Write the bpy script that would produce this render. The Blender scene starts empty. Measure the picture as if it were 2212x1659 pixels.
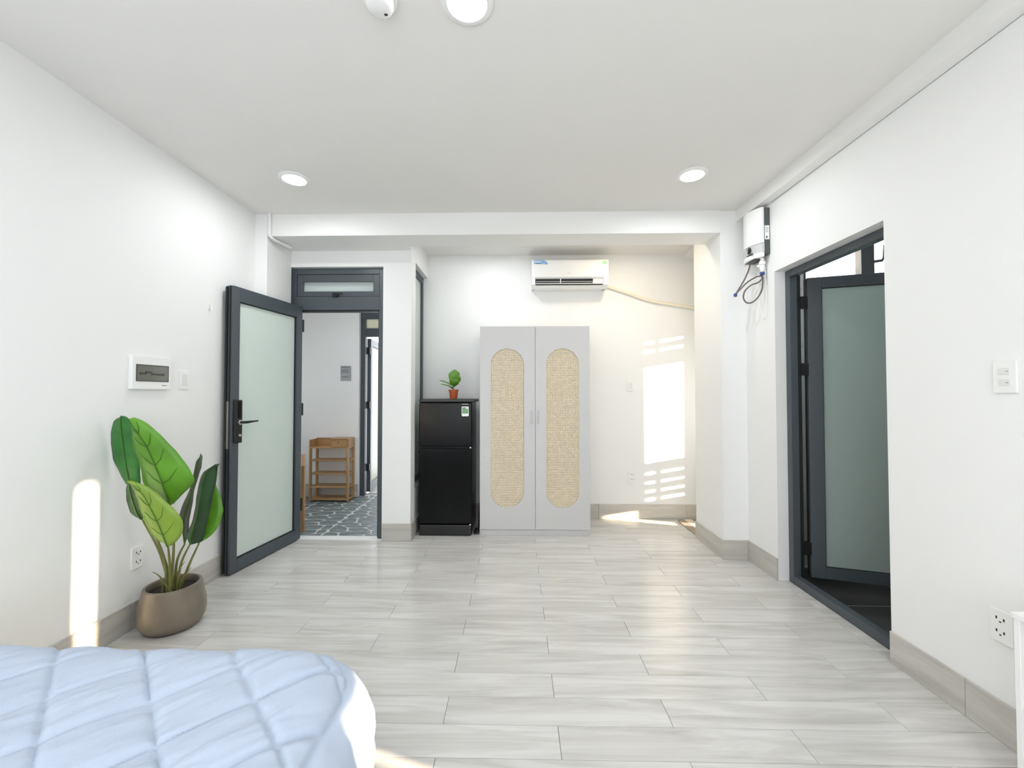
import bpy, bmesh, math, random
from mathutils import Vector, Matrix, noise

random.seed(7)
R = math.radians
SC = bpy.context.scene
COL = SC.collection

# ------------------------------------------------------------------ camera
cam_d = bpy.data.cameras.new('camera')
cam = bpy.data.objects.new('camera', cam_d)
COL.objects.link(cam)
cam.location = (0, 0, 1.30)
cam.rotation_euler = (math.pi / 2 + 0.0218, 0, 0.02)
cam_d.sensor_width = 36.0
cam_d.lens = 894.0 / 2212.0 * 36.0
cam_d.shift_x = 0.00357
cam_d.clip_start = 0.05
SC.camera = cam

# ------------------------------------------------------------------ sky, sun, exposure
world = bpy.data.worlds.new('sky')
SC.world = world
world.use_nodes = True
bg = world.node_tree.nodes['Background']
bg.inputs['Color'].default_value = (0.92, 0.96, 1.0, 1)
bg.inputs['Strength'].default_value = 3.2

SUN_DIR = Vector((-0.943, 0.295, -0.157)).normalized()
sun_d = bpy.data.lights.new('sun', 'SUN')
sun_d.energy = 32.0
sun_d.color = (1.0, 0.80, 0.56)
sun_d.angle = R(1.2)
sun = bpy.data.objects.new('sun', sun_d)
COL.objects.link(sun)
sun.rotation_euler = SUN_DIR.to_track_quat('-Z', 'Y').to_euler()


def portal(name, loc, direction, sx, sy):
    d = bpy.data.lights.new(name, 'AREA')
    d.shape = 'RECTANGLE'
    d.size, d.size_y = sx, sy
    d.cycles.is_portal = True
    o = bpy.data.objects.new(name, d)
    COL.objects.link(o)
    o.location = loc
    o.rotation_euler = Vector(direction).to_track_quat('-Z', 'Z').to_euler()
    return o


portal('portal_rear', (-0.15, -1.38, 1.4), (0, 1, 0), 3.1, 1.8)
portal('portal_hall', (-3.49, 4.47, 1.45), (1, 0, 0), 1.4, 0.3)

VS = SC.view_settings
VS.view_transform = 'Standard'
VS.look = 'None'
VS.gamma = 1.0
VS.use_curve_mapping = False
VS.exposure = 0.36
CY = SC.cycles
CY.use_denoising = True
CY.use_adaptive_sampling = True
CY.adaptive_threshold = 0.06
CY.use_light_tree = False
CY.max_bounces = 8
CY.diffuse_bounces = 5
CY.glossy_bounces = 4
CY.transmission_bounces = 6
CY.transparent_max_bounces = 6
CY.caustics_reflective = False
CY.caustics_refractive = False
CY.sample_clamp_indirect = 8.0
DOWNLIGHT = 95.0

# ------------------------------------------------------------------ materials
def srgb(r, g, b):
    f = lambda c: (c / 255 / 12.92) if c / 255 <= 0.04045 else ((c / 255 + 0.055) / 1.055) ** 2.4
    return (f(r), f(g), f(b), 1)


def mat(name, color, rough=0.5, metal=0.0, spec=0.5, bump=0.0, bscale=80.0, var=0.0, vscale=4.0, coat=0.0, emit=None):
    m = bpy.data.materials.new(name)
    m.use_nodes = True
    nt = m.node_tree
    p = nt.nodes['Principled BSDF']
    p.inputs['Base Color'].default_value = color
    p.inputs['Roughness'].default_value = rough
    p.inputs['Metallic'].default_value = metal
    p.inputs['Specular IOR Level'].default_value = spec
    p.inputs['Coat Weight'].default_value = coat
    if emit:
        p.inputs['Emission Color'].default_value = emit[0]
        p.inputs['Emission Strength'].default_value = emit[1]
    if bump or var:
        tc = nt.nodes.new('ShaderNodeTexCoord')
    if bump:
        n = nt.nodes.new('ShaderNodeTexNoise')
        n.inputs['Scale'].default_value = bscale
        n.inputs['Detail'].default_value = 4
        b = nt.nodes.new('ShaderNodeBump')
        b.inputs['Strength'].default_value = bump
        b.inputs['Distance'].default_value = 0.01
        nt.links.new(tc.outputs['Object'], n.inputs['Vector'])
        nt.links.new(n.outputs['Fac'], b.inputs['Height'])
        nt.links.new(b.outputs['Normal'], p.inputs['Normal'])
    if var:
        n2 = nt.nodes.new('ShaderNodeTexNoise')
        n2.inputs['Scale'].default_value = vscale
        n2.inputs['Detail'].default_value = 5
        r = nt.nodes.new('ShaderNodeValToRGB')
        lo = tuple(c * (1 - var) for c in color[:3]) + (1,)
        hi = tuple(min(1, c * (1 + var)) for c in color[:3]) + (1,)
        r.color_ramp.elements[0].color = lo
        r.color_ramp.elements[1].color = hi
        r.color_ramp.elements[0].position = 0.3
        r.color_ramp.elements[1].position = 0.7
        nt.links.new(tc.outputs['Object'], n2.inputs['Vector'])
        nt.links.new(n2.outputs['Fac'], r.inputs['Fac'])
        nt.links.new(r.outputs['Color'], p.inputs['Base Color'])
    return m


def wood(name, dark, light, axis='x', rough=0.4, freq=16.0, tone=0.08, contrast=(0.38, 0.66), knots=True):
    """streaky grain running along the given axis; every piece takes its own offset and tone"""
    m = bpy.data.materials.new(name)
    m.use_nodes = True
    nt = m.node_tree
    N, L = nt.nodes, nt.links
    p = N['Principled BSDF']
    p.inputs['Roughness'].default_value = rough
    tc = N.new('ShaderNodeTexCoord')
    oi = N.new('ShaderNodeObjectInfo')
    mul = N.new('ShaderNodeVectorMath'); mul.operation = 'SCALE'
    mul.inputs[0].default_value = (13.7, 31.1, 7.3)
    L.new(oi.outputs['Random'], mul.inputs['Scale'])
    add = N.new('ShaderNodeVectorMath'); add.operation = 'ADD'
    L.new(tc.outputs['Object'], add.inputs[0]); L.new(mul.outputs['Vector'], add.inputs[1])
    mp = N.new('ShaderNodeMapping')
    sc = {'x': (1.3, freq, freq), 'y': (freq, 1.3, freq), 'z': (freq, freq, 1.3)}[axis]
    mp.inputs['Scale'].default_value = sc
    L.new(add.outputs['Vector'], mp.inputs['Vector'])
    n1 = N.new('ShaderNodeTexNoise')
    n1.inputs['Scale'].default_value = 1.0; n1.inputs['Detail'].default_value = 4
    n1.inputs['Roughness'].default_value = 0.62; n1.inputs['Distortion'].default_value = 0.9 if knots else 0.3
    L.new(mp.outputs['Vector'], n1.inputs['Vector'])
    r = N.new('ShaderNodeValToRGB')
    r.color_ramp.elements[0].color = dark; r.color_ramp.elements[0].position = contrast[0]
    r.color_ramp.elements[1].color = light; r.color_ramp.elements[1].position = contrast[1]
    L.new(n1.outputs['Fac'], r.inputs['Fac'])
    mr = N.new('ShaderNodeMapRange')
    mr.inputs['To Min'].default_value = 1 - tone; mr.inputs['To Max'].default_value = 1 + tone * 0.4
    L.new(oi.outputs['Random'], mr.inputs['Value'])
    sm = N.new('ShaderNodeVectorMath'); sm.operation = 'SCALE'
    L.new(r.outputs['Color'], sm.inputs[0]); L.new(mr.outputs['Result'], sm.inputs['Scale'])
    L.new(sm.outputs['Vector'], p.inputs['Base Color'])
    return m


def frosted(name, color, through=0.5, rough=0.35):
    m = bpy.data.materials.new(name)
    m.use_nodes = True
    nt = m.node_tree
    N, L = nt.nodes, nt.links
    N.remove(N['Principled BSDF'])
    out = N['Material Output']
    d = N.new('ShaderNodeBsdfDiffuse'); d.inputs['Color'].default_value = color
    t = N.new('ShaderNodeBsdfTranslucent'); t.inputs['Color'].default_value = color
    g = N.new('ShaderNodeBsdfGlossy'); g.inputs['Roughness'].default_value = rough
    mx = N.new('ShaderNodeMixShader'); mx.inputs['Fac'].default_value = through
    L.new(d.outputs[0], mx.inputs[1]); L.new(t.outputs[0], mx.inputs[2])
    fr = N.new('ShaderNodeFresnel'); fr.inputs['IOR'].default_value = 1.4
    mx2 = N.new('ShaderNodeMixShader')
    L.new(fr.outputs[0], mx2.inputs['Fac'])
    L.new(mx.outputs[0], mx2.inputs[1]); L.new(g.outputs[0], mx2.inputs[2])
    L.new(mx2.outputs[0], out.inputs['Surface'])
    return m


def stripes(name, c1, c2, period, axis=0):
    m = mat(name, c1, 0.9)
    nt = m.node_tree
    N, L = nt.nodes, nt.links
    tc = N.new('ShaderNodeTexCoord')
    sx = N.new('ShaderNodeSeparateXYZ')
    L.new(tc.outputs['Object'], sx.inputs[0])
    a = N.new('ShaderNodeMath'); a.operation = 'DIVIDE'; a.inputs[1].default_value = period
    L.new(sx.outputs[axis], a.inputs[0])
    fct = N.new('ShaderNodeMath'); fct.operation = 'FRACT'
    L.new(a.outputs[0], fct.inputs[0])
    gt = N.new('ShaderNodeMath'); gt.operation = 'GREATER_THAN'; gt.inputs[1].default_value = 0.5
    L.new(fct.outputs[0], gt.inputs[0])
    mx = N.new('ShaderNodeMix'); mx.data_type = 'RGBA'
    mx.inputs[6].default_value = c1; mx.inputs[7].default_value = c2
    L.new(gt.outputs[0], mx.inputs[0])
    L.new(mx.outputs[2], N['Principled BSDF'].inputs['Base Color'])
    return m


M = {}
M['wall'] = mat('white_wall_paint', (0.86, 0.86, 0.85, 1), 0.7, spec=0.3)
M['ceiling'] = mat('white_ceiling_paint', (0.80, 0.79, 0.765, 1), 0.8, spec=0.2)
M['trim'] = mat('white_beam_paint', (0.84, 0.84, 0.82, 1), 0.7, spec=0.3)
M['grout'] = mat('grey_grout', srgb(150, 147, 140), 0.9)
M['plank'] = wood('whitewashed_plank_tile', srgb(187, 185, 181), srgb(215, 214, 211), 'x', 0.2, 15, 0.035, (0.30, 0.62))
M['base_x'] = wood('grey_skirting_tile_along_wall', srgb(176, 173, 166), srgb(204, 201, 195), 'x', 0.3, 12, 0.04, (0.3, 0.65))
M['base_y'] = wood('grey_skirting_tile_along_side', srgb(176, 173, 166), srgb(204, 201, 195), 'y', 0.3, 12, 0.04, (0.3, 0.65))
M['alu'] = mat('dark_grey_aluminium', srgb(72, 79, 85), 0.36, metal=0.0)
M['alu_dark'] = mat('black_door_gasket', srgb(24, 26, 28), 0.5)
M['black'] = mat('black_plastic', srgb(24, 24, 25), 0.35)
M['steel'] = mat('brushed_steel', srgb(170, 168, 160), 0.35, metal=0.8)
M['chrome'] = mat('chrome', srgb(225, 225, 225), 0.15, metal=1.0)
M['frost'] = frosted('frosted_green_glass', srgb(232, 246, 239), 0.25)
M['frost_clear'] = frosted('bright_frosted_glass', srgb(244, 252, 250), 0.75)
M['frost_dark'] = frosted('frosted_teal_glass', srgb(196, 214, 208), 0.4)
M['frost_warm'] = frosted('frosted_warm_glass', srgb(240, 238, 222), 0.8)
M['plastic'] = mat('white_plastic', srgb(240, 240, 238), 0.35)
M['plastic_grey'] = mat('pale_grey_plastic', srgb(196, 197, 196), 0.4)
M['plastic_off'] = mat('ivory_plastic', srgb(226, 226, 222), 0.35)
M['cream'] = mat('cream_plastic', srgb(240, 232, 212), 0.5)
M['fridge'] = mat('glossy_black_enamel', srgb(8, 10, 11), 0.22, spec=0.18)
M['ward'] = mat('pale_grey_laminate', srgb(204, 203, 203), 0.45)
M['cane'] = mat('woven_cane', srgb(226, 211, 184), 0.6, var=0.05, vscale=30)
M['oak'] = wood('golden_pine', srgb(164, 124, 80), srgb(200, 162, 116), 'x', 0.45, 30, 0.1, knots=False)
M['oakz'] = wood('golden_pine_upright', srgb(160, 120, 76), srgb(196, 158, 112), 'z', 0.45, 30, 0.1, knots=False)
M['stone'] = mat('slate_flagstone', srgb(118, 128, 130), 0.5, var=0.4, vscale=9)
M['joint'] = mat('pale_stone_joint', srgb(206, 212, 210), 0.6)
M['pot'] = mat('bronze_grey_planter', srgb(130, 121, 108), 0.42, metal=0.35, var=0.12, vscale=7)
M['soil'] = mat('dark_soil', srgb(40, 34, 28), 0.95, bump=0.6, bscale=60)
M['leaf1'] = mat('bright_green_leaf', srgb(86, 142, 28), 0.45, var=0.2, vscale=6)
M['leaf2'] = mat('deep_green_leaf', srgb(42, 108, 38), 0.45, var=0.25, vscale=14)
M['leaf3'] = mat('dark_leaf_back', srgb(48, 78, 40), 0.5, var=0.25, vscale=8)
M['leaf4'] = mat('yellow_green_leaf', srgb(124, 154, 52), 0.4, var=0.15, vscale=6)
M['leaf6'] = mat('blackish_green_leaf', srgb(30, 62, 32), 0.4, var=0.5, vscale=7)
M['leaf7'] = mat('grey_green_leaf_back', srgb(92, 98, 84), 0.6, var=0.2, vscale=8)
M['rib'] = mat('leaf_rib_green', srgb(62, 104, 34), 0.5)
M['stem'] = mat('olive_stem', srgb(112, 114, 62), 0.5, var=0.2, vscale=20)
M['terra'] = mat('terracotta', srgb(178, 88, 48), 0.7, var=0.1)
M['fiddle'] = mat('fiddle_leaf_green', srgb(92, 140, 42), 0.4, var=0.25, vscale=30)
M['quilt'] = mat('pale_blue_cotton', srgb(182, 194, 212), 0.85, spec=0.2, bump=0.12, bscale=260)
M['mattress'] = mat('white_mattress', srgb(225, 225, 225), 0.9)
M['lamp'] = mat('downlight_diffuser', (1, 1, 1, 1), 0.5, emit=((0.95, 0.98, 1.0, 1), 9.0))
M['lamp'].cycles.emission_sampling = 'NONE'
M['tile_dark'] = mat('dark_bathroom_tile', srgb(62, 62, 62), 0.25, var=0.15, vscale=3)
M['dark_glass'] = mat('smoked_cover', srgb(112, 112, 104), 0.12, coat=0.4)
M['breaker'] = mat('breaker_dark', srgb(70, 70, 64), 0.5)
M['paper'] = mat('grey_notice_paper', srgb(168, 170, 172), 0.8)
M['ink'] = mat('faded_ink', srgb(112, 114, 118), 0.8)
M['sticker_blue'] = mat('blue_sticker', srgb(140, 180, 222), 0.5)
M['sticker_navy'] = mat('navy_print', srgb(44, 66, 112), 0.5)
M['sticker_green'] = mat('green_sticker', srgb(160, 226, 160), 0.5)
M['sticker_sage'] = mat('sage_print', srgb(120, 160, 120), 0.5)
M['heater_dark'] = mat('charcoal_heater_side', srgb(74, 80, 80), 0.5)
M['hose'] = mat('grey_brown_hose', srgb(104, 94, 88), 0.45)
M['blue'] = mat('blue_connector', srgb(60, 74, 140), 0.4)
M['mat'] = stripes('striped_mat', srgb(150, 138, 126), srgb(226, 214, 196), 0.155, 0)
M['ink_dark'] = mat('socket_slot', srgb(40, 36, 34), 0.6)

# ------------------------------------------------------------------ mesh helpers
class MB:
    def __init__(s):
        s.v, s.f = [], []

    def box(s, x0, x1, y0, y1, z0, z1):
        b = len(s.v)
        s.v += [(x0, y0, z0), (x1, y0, z0), (x1, y1, z0), (x0, y1, z0), (x0, y0, z1), (x1, y0, z1), (x1, y1, z1), (x0, y1, z1)]
        s.f += [tuple(b + i for i in q) for q in ((0, 3, 2, 1), (4, 5, 6, 7), (0, 1, 5, 4), (1, 2, 6, 5), (2, 3, 7, 6), (3, 0, 4, 7))]
        return s

    def prism(s, pts, axis, a, b):
        n, o = len(pts), len(s.v)
        mk = {'x': lambda p, t: (t, p[0], p[1]), 'y': lambda p, t: (p[0], t, p[1]), 'z': lambda p, t: (p[0], p[1], t)}[axis]
        s.v += [mk(p, a) for p in pts] + [mk(p, b) for p in pts]
        s.f += [tuple(o + i for i in range(n))[::-1], tuple(o + n + i for i in range(n))]
        s.f += [(o + i, o + (i + 1) % n, o + n + (i + 1) % n, o + n + i) for i in range(n)]
        return s

    def tube(s, pts, r, n=8, flat=1.0):
        pts = [Vector(p) for p in pts]
        rr = r if isinstance(r, (list, tuple)) else [r] * len(pts)
        o = len(s.v)
        up = Vector((0, 0, 1))
        prev = None
        for i, p in enumerate(pts):
            t = (pts[min(i + 1, len(pts) - 1)] - pts[max(i - 1, 0)]).normalized()
            if prev is None:
                a = t.cross(up)
                if a.length < 1e-3:
                    a = t.cross(Vector((1, 0, 0)))
            else:
                a = prev - t * prev.dot(t)
            a.normalize(); prev = a
            b = t.cross(a)
            for k in range(n):
                an = 2 * math.pi * k / n
                s.v.append(tuple(p + a * (rr[i] * math.cos(an)) + b * (rr[i] * flat * math.sin(an))))
        for i in range(len(pts) - 1):
            for k in range(n):
                k2 = (k + 1) % n
                s.f.append((o + i * n + k, o + i * n + k2, o + (i + 1) * n + k2, o + (i + 1) * n + k))
        s.f.append(tuple(o + k for k in range(n))[::-1])
        s.f.append(tuple(o + (len(pts) - 1) * n + k for k in range(n)))
        return s

    def lathe(s, prof, c, n=32, axis='z', caps=True):
        o = len(s.v)
        for r, h in prof:
            for k in range(n):
                a = 2 * math.pi * k / n
                ca, sa = r * math.cos(a), r * math.sin(a)
                s.v.append({'z': (c[0] + ca, c[1] + sa, c[2] + h), 'x': (c[0] + h, c[1] + ca, c[2] + sa), 'y': (c[0] + ca, c[1] + h, c[2] + sa)}[axis])
        for i in range(len(prof) - 1):
            for k in range(n):
                k2 = (k + 1) % n
                s.f.append((o + i * n + k, o + i * n + k2, o + (i + 1) * n + k2, o + (i + 1) * n + k))
        if caps and prof[0][0] > 1e-6:
            s.f.append(tuple(o + k for k in range(n))[::-1])
        if caps and prof[-1][0] > 1e-6:
            s.f.append(tuple(o + (len(prof) - 1) * n + k for k in range(n)))
        return s

    def xf(s, mtx):
        s.v = [tuple(mtx @ Vector(p)) for p in s.v]
        return s

    def build(s, name, m, parent=None, bevel=0.0, seg=2, smooth=None, origin=None):
        off = Vector((0, 0, 0))
        if parent is not None:
            off = WORLD[parent.name]
        if origin is not None:
            org = Vector(origin)
        else:
            org = off
        me = bpy.data.meshes.new(name)
        me.from_pydata([tuple(Vector(p) - org) for p in s.v], [], s.f)
        bm = bmesh.new(); bm.from_mesh(me)
        if not bevel:
            bmesh.ops.remove_doubles(bm, verts=bm.verts, dist=1e-6)
        bmesh.ops.recalc_face_normals(bm, faces=bm.faces)
        if bevel:
            ed = [e for e in bm.edges if e.is_manifold and e.calc_face_angle(0) > 0.6]
            bmesh.ops.bevel(bm, geom=ed, offset=bevel, segments=seg, profile=0.5, affect='EDGES', clamp_overlap=True)
        bm.to_mesh(me); bm.free()
        if smooth is None:
            smooth = bool(bevel)
        if smooth:
            me.shade_smooth()
            me.set_sharp_from_angle(angle=R(40))
        me.materials.append(M[m] if isinstance(m, str) else m)
        o = bpy.data.objects.new(name, me)
        COL.objects.link(o)
        if parent is not None:
            o.parent = parent
            o.location = org - off
        else:
            o.location = org
        if bevel:
            wn = o.modifiers.new('weighted_normals', 'WEIGHTED_NORMAL'); wn.keep_sharp = True
        WORLD[o.name] = org
        return o


WORLD = {}


def empty(name, loc=(0, 0, 0)):
    o = bpy.data.objects.new(name, None)
    COL.objects.link(o)
    o.location = loc
    o.empty_display_size = 0.05
    WORLD[o.name] = Vector(loc)
    return o


def tag(o, label=None, cat=None, group=None, kind=None):
    if label: o['label'] = label
    if cat: o['category'] = cat
    if group: o['group'] = group
    if kind: o['kind'] = kind
    return o


def thing(name, label, cat, loc=(0, 0, 0), group=None):
    return tag(empty(name, loc), label, cat, group)


def struct(name, mb, m, label=None, **k):
    return tag(mb.build(name, m, **k), label, None, None, 'structure')


def copy_tree(o, parent=None, shift=None):
    c = o.copy()
    COL.objects.link(c)
    c.parent = parent
    if shift is not None:
        c.location = o.location + Vector(shift)
    WORLD[c.name] = WORLD[o.name] + (Vector(shift) if shift is not None else Vector((0, 0, 0)))
    for ch in list(o.children):
        copy_tree(ch, c)
    return c


def bx(*a):
    return MB().box(*a)


def spline(pts, n=8):
    P = [Vector(p) for p in pts]
    out = []
    for i in range(len(P) - 1):
        p0, p1, p2, p3 = P[max(i - 1, 0)], P[i], P[i + 1], P[min(i + 2, len(P) - 1)]
        for k in range(n):
            t = k / n
            out.append(0.5 * ((2 * p1) + (p2 - p0) * t + (2 * p0 - 5 * p1 + 4 * p2 - p3) * t * t + (3 * p1 - p0 - 3 * p2 + p3) * t ** 3))
    out.append(P[-1])
    return out


def rrect(x0, x1, y0, y1, r, n=6):
    out = []
    for cx, cy, a0 in ((x1 - r, y1 - r, 0), (x0 + r, y1 - r, 90), (x0 + r, y0 + r, 180), (x1 - r, y0 + r, 270)):
        for k in range(n + 1):
            a = R(a0 + 90 * k / n)
            out.append((cx + r * math.cos(a), cy + r * math.sin(a)))
    return out


# ================================================================== THE ROOM
XL, XR, YE, YB, ZC = -2.12, 1.815, 3.65, 4.34, 2.75
XS = -0.936                      # side of the entry recess, where the alcove begins

# ---- floor with plank tiles
floor = struct('floor', bx(-2.27, 1.94, -1.4, 3.30, -0.12, -0.011).box(-2.27, 2.15, 3.30, 3.77, -0.12, -0.011).box(-1.06, 2.15, 3.77, 4.46, -0.12, -0.011), 'grout',
               'whitewashed wood-look plank floor of the room')
plank_cache = {}


def plank(x0, x1, y0, y1):
    g = 0.0008
    w, d = round(x1 - x0 - 2 * g, 4), round(y1 - y0 - 2 * g, 4)
    if w < 0.01 or d < 0.01:
        return
    c = Vector(((x0 + x1) / 2, (y0 + y1) / 2, 0))
    if (w, d) in plank_cache:
        o = bpy.data.objects.new('plank', plank_cache[(w, d)])
        COL.objects.link(o)
        o.parent = floor
        o.location = c
    else:
        o = bx(c.x - w / 2, c.x + w / 2, c.y - d / 2, c.y + d / 2, -0.0105, 0.0).build('plank', 'plank', floor, bevel=0.0008, seg=1, origin=c, smooth=False)
        plank_cache[(w, d)] = o.data


for n in range(-9, 29):
    y0, y1 = n * 0.15, min((n + 1) * 0.15, YB)
    x_lo, x_hi = XL, XR
    if y0 > YE - 0.01:
        x_lo, x_hi = XS, 2.05
    elif y1 > YE:
        x_lo = XL
    if y0 < -1.25:
        y0 = -1.25
    j = (0.16 if n % 2 == 0 else -0.29) - 0.9 * 5
    while j < x_hi:
        a, b = max(j, x_lo), min(j + 0.9, x_hi)
        if b - a > 0.012:
            plank(a, b, y0, y1)
        j += 0.9
for n in range(13, 20):
    plank(XR, 1.888, max(n * 0.15, 2.067), min((n + 1) * 0.15, 2.935))

# threshold strip between the planks and the hall paving
struct('trim_6', bx(-2.045, -1.19, 3.66, 3.755, -0.011, 0.004), 'wall', 'pale threshold strip under the entrance door')

# ---- walls
struct('wall_left', bx(-2.27, XL, -1.4, 3.77, 0, ZC), 'wall', 'plain white wall behind the tall potted plant')
struct('wall_entry', bx(-2.12, -2.045, YE, 3.77, 0, ZC).box(-1.19, XS, YE, 3.77, 0, ZC).box(-2.045, -1.19, YE, 3.77, 2.43, ZC),
       'wall', 'white wall around the entrance door')
struct('wall_recess', bx(-1.06, XS, 3.77, YB, 0, 0.43).box(-1.06, XS, 3.77, YB, 2.51, ZC).box(-1.06, XS, 3.77, 3.80, 0.43, 2.51),
       'wall', 'white side wall beside the fridge with a tall window')
struct('wall_back', bx(-1.06, 2.15, YB, 4.46, 0, ZC), 'wall', 'white back wall behind the wardrobe and fridge')
# alcove end wall with the sunlit window
WY0, WY1, WZ0, WZ1 = 3.83, 4.30, 0.02, 2.40
struct('wall_alcove', bx(2.05, 2.15, 3.79, YB, 0, WZ0).box(2.05, 2.15, 3.79, YB, WZ1, ZC).box(2.05, 2.15, 3.79, WY0, WZ0, WZ1).box(2.05, 2.15, WY1, YB, WZ0, WZ1),
       'wall', 'white end wall of the alcove with a window')
DY0, DY1, DZ = 2.067, 2.935, 2.155
w = bx(XR, 1.94, DY1, 3.30, 0, ZC).box(XR, 1.94, DY0, DY1, DZ, ZC).box(XR, 1.94, 0.83, DY0, 0, ZC)
w.box(XR, 1.94, -1.4, 0.26, 0, ZC).box(XR, 1.94, 0.26, 0.83, 0, 0.16).box(XR, 1.94, 0.26, 0.83, 1.54, ZC)
struct('wall_right', w, 'wall', 'white wall with the bathroom doorway')
RW = (-1.7, 1.4, 0.5, 2.3)
struct('wall_rear', bx(-2.27, RW[0], -1.4, -1.25, 0, ZC).box(RW[1], 1.94, -1.4, -1.25, 0, ZC).box(RW[0], RW[1], -1.4, -1.25, 0, RW[2]).box(RW[0], RW[1], -1.4, -1.25, RW[3], ZC),
       'wall', 'white wall behind the viewer with an added wide window')
struct('ceiling', bx(-2.27, 2.15, -1.4, 3.77, ZC, 2.87).box(-1.06, 2.15, 3.77, 4.46, ZC, 2.87), 'ceiling', 'flat white ceiling with round downlights')
# ---- beam, pillar, pilaster, soffit, duct
struct('trim_1', bx(-2.02, 1.62, 3.29, 3.55, 2.572, ZC).box(-2.02, XS, 3.55, YE, 2.572, ZC), 'trim', 'white ceiling beam spanning the room before the alcove')
struct('trim_2', bx(1.62, 2.15, 3.30, 3.79, 0, ZC), 'wall', 'square white pillar between the alcove and the water heater')
struct('trim_3', bx(XL, -2.02, 3.29, YE, 0, ZC), 'wall', 'narrow white pilaster beside the entrance door')
soffit = struct('trim_4', bx(1.742, XR, -1.25, 3.30, 2.657, ZC), 'trim', 'slim boxed soffit running above the bathroom door wall')
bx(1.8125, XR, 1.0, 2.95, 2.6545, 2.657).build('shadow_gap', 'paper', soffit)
struct('trim_5', bx(1.745, 2.05, 3.55, YB, 2.70, ZC), 'trim', 'small boxed duct under the alcove ceiling')


# ---- skirting tiles
def skirting(name, axis, fixed, a, b, sgn, label, start=None, h=0.15, t=0.011):
    """tiles 0.9 m long standing against a wall; axis = direction they run in"""
    m = 'base_x' if axis == 'x' else 'base_y'
    root = empty(name, (0, 0, 0))
    tag(root, label, None, None, 'structure')
    j = a if start is None else start
    g = 0.0008
    while j < b - 0.005:
        p, q = max(a, j) + g, min(b, j + 0.9) - g
        lo, hi = (fixed, fixed + t * sgn) if sgn > 0 else (fixed - t, fixed)
        if axis == 'x':
            mb = bx(p, q, lo, hi, 0.0006, h)
            c = ((p + q) / 2, fixed, 0)
        else:
            mb = bx(lo, hi, p, q, 0.0006, h)
            c = (fixed, (p + q) / 2, 0)
        mb.build('tile', m, root, bevel=0.0012, seg=1, origin=c)
        j += 0.9
    return root


skirting('baseboard_left', 'y', XL, -1.25, 3.29, 1, 'grey tile skirting behind the tall potted plant', start=-1.35)
skirting('baseboard_right', 'y', XR, 0.83, DY0, -1, 'grey tile skirting between the bathroom door and the white shelf', start=0.83)
skirting('baseboard_corner', 'y', XR, DY1, 3.30, -1, 'short grey tile skirting below the water heater')
skirting('baseboard_pillar', 'x', 3.30, 1.609, XR - 0.011, -1, 'short grey tile skirting across the pillar front')
skirting('baseboard_pillar_side', 'y', 1.62, 3.30, 3.79, -1, 'grey tile skirting along the pillar side towards the alcove')
skirting('baseboard_back', 'x', YB, XS, 2.05, -1, 'grey tile skirting at the foot of the back wall', start=-0.95)
skirting('baseboard_entry', 'x', YE, -1.185, XS + 0.011, -1, 'short grey tile skirting between the entrance door and the fridge')
skirting('baseboard_recess', 'y', XS, YE, YB - 0.012, 1, 'grey tile skirting on the narrow wall beside the fridge')

# ---- unseen rear window added for front daylight; side window openings shaped for sun streaks
wr = empty('window_3', (0, -1.33, RW[2])); tag(wr, 'unseen wide window added behind the viewer for front daylight', None, None, 'structure')
mb = bx(RW[0], RW[1], -1.36, -1.30, RW[2], RW[2] + 0.05).box(RW[0], RW[1], -1.36, -1.30, RW[3] - 0.05, RW[3])
for x in (RW[0], (RW[0] + RW[1]) / 2 - 0.03, RW[1] - 0.05):
    mb.box(x, x + 0.05, -1.36, -1.30, RW[2] + 0.05, RW[3] - 0.05)
mb.build('frame', 'alu', wr)
w4 = empty('window_4', (1.87, 0.5, 0.16)); tag(w4, 'unseen side window beside the viewer with openings shaped for sun streaks', None, None, 'structure')
mb = bx(1.85, 1.89, 0.26, 0.83, 0.16, 0.20).box(1.85, 1.89, 0.26, 0.695, 0.84, 1.54).box(1.85, 1.89, 0.695, 0.83, 1.50, 1.54)
mb.box(1.85, 1.89, 0.26, 0.34, 0.20, 0.84).box(1.85, 1.89, 0.53, 0.732, 0.20, 0.84).box(1.85, 1.89, 0.695, 0.732, 0.84, 1.50).box(1.85, 1.89, 0.795, 0.83, 0.20, 1.50)  # solid panels leave only the gaps that cast the sun streaks
mb.build('frame', 'alu', w4)

# ---- alcove window: clear slot in the middle, frosted light beside it, louvre slats above and below
w1 = empty('window_1', (2.1, 4.08, WZ0)); tag(w1, 'louvred alcove window letting the low sun in', None, None, 'structure')
CY0, CY1 = 4.098, 4.231
mb = bx(2.08, 2.12, WY0, WY1, WZ0, WZ0 + 0.03).box(2.08, 2.12, WY0, WY1, WZ1 - 0.03, WZ1)
mb.box(2.08, 2.12, WY0, WY0 + 0.03, WZ0 + 0.03, WZ1 - 0.03).box(2.08, 2.12, CY1, WY1, WZ0 + 0.03, WZ1 - 0.03)
mb.box(2.08, 2.12, CY0 - 0.03, CY0, WZ0 + 0.03, WZ1 - 0.03)
mb.box(2.08, 2.12, WY0 + 0.03, CY0 - 0.03, 0.23, 0.27).box(2.09, 2.11, WY0 + 0.03, 3.95, WZ0, 0.23)
mb.box(2.08, 2.12, CY0, CY1, 1.69, 1.72).box(2.08, 2.12, CY0, CY1, 0.66, 0.69)
mb.box(2.08, 2.12, 4.135, 4.148, 1.72, WZ1 - 0.03).box(2.08, 2.12, 4.135, 4.148, WZ0 + 0.03, 0.66)
mb.build('frame', 'alu', w1)
bx(2.097, 2.103, WY0 + 0.03, CY0 - 0.03, 0.27, WZ1 - 0.03).build('pane', 'frost_warm', w1)
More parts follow.
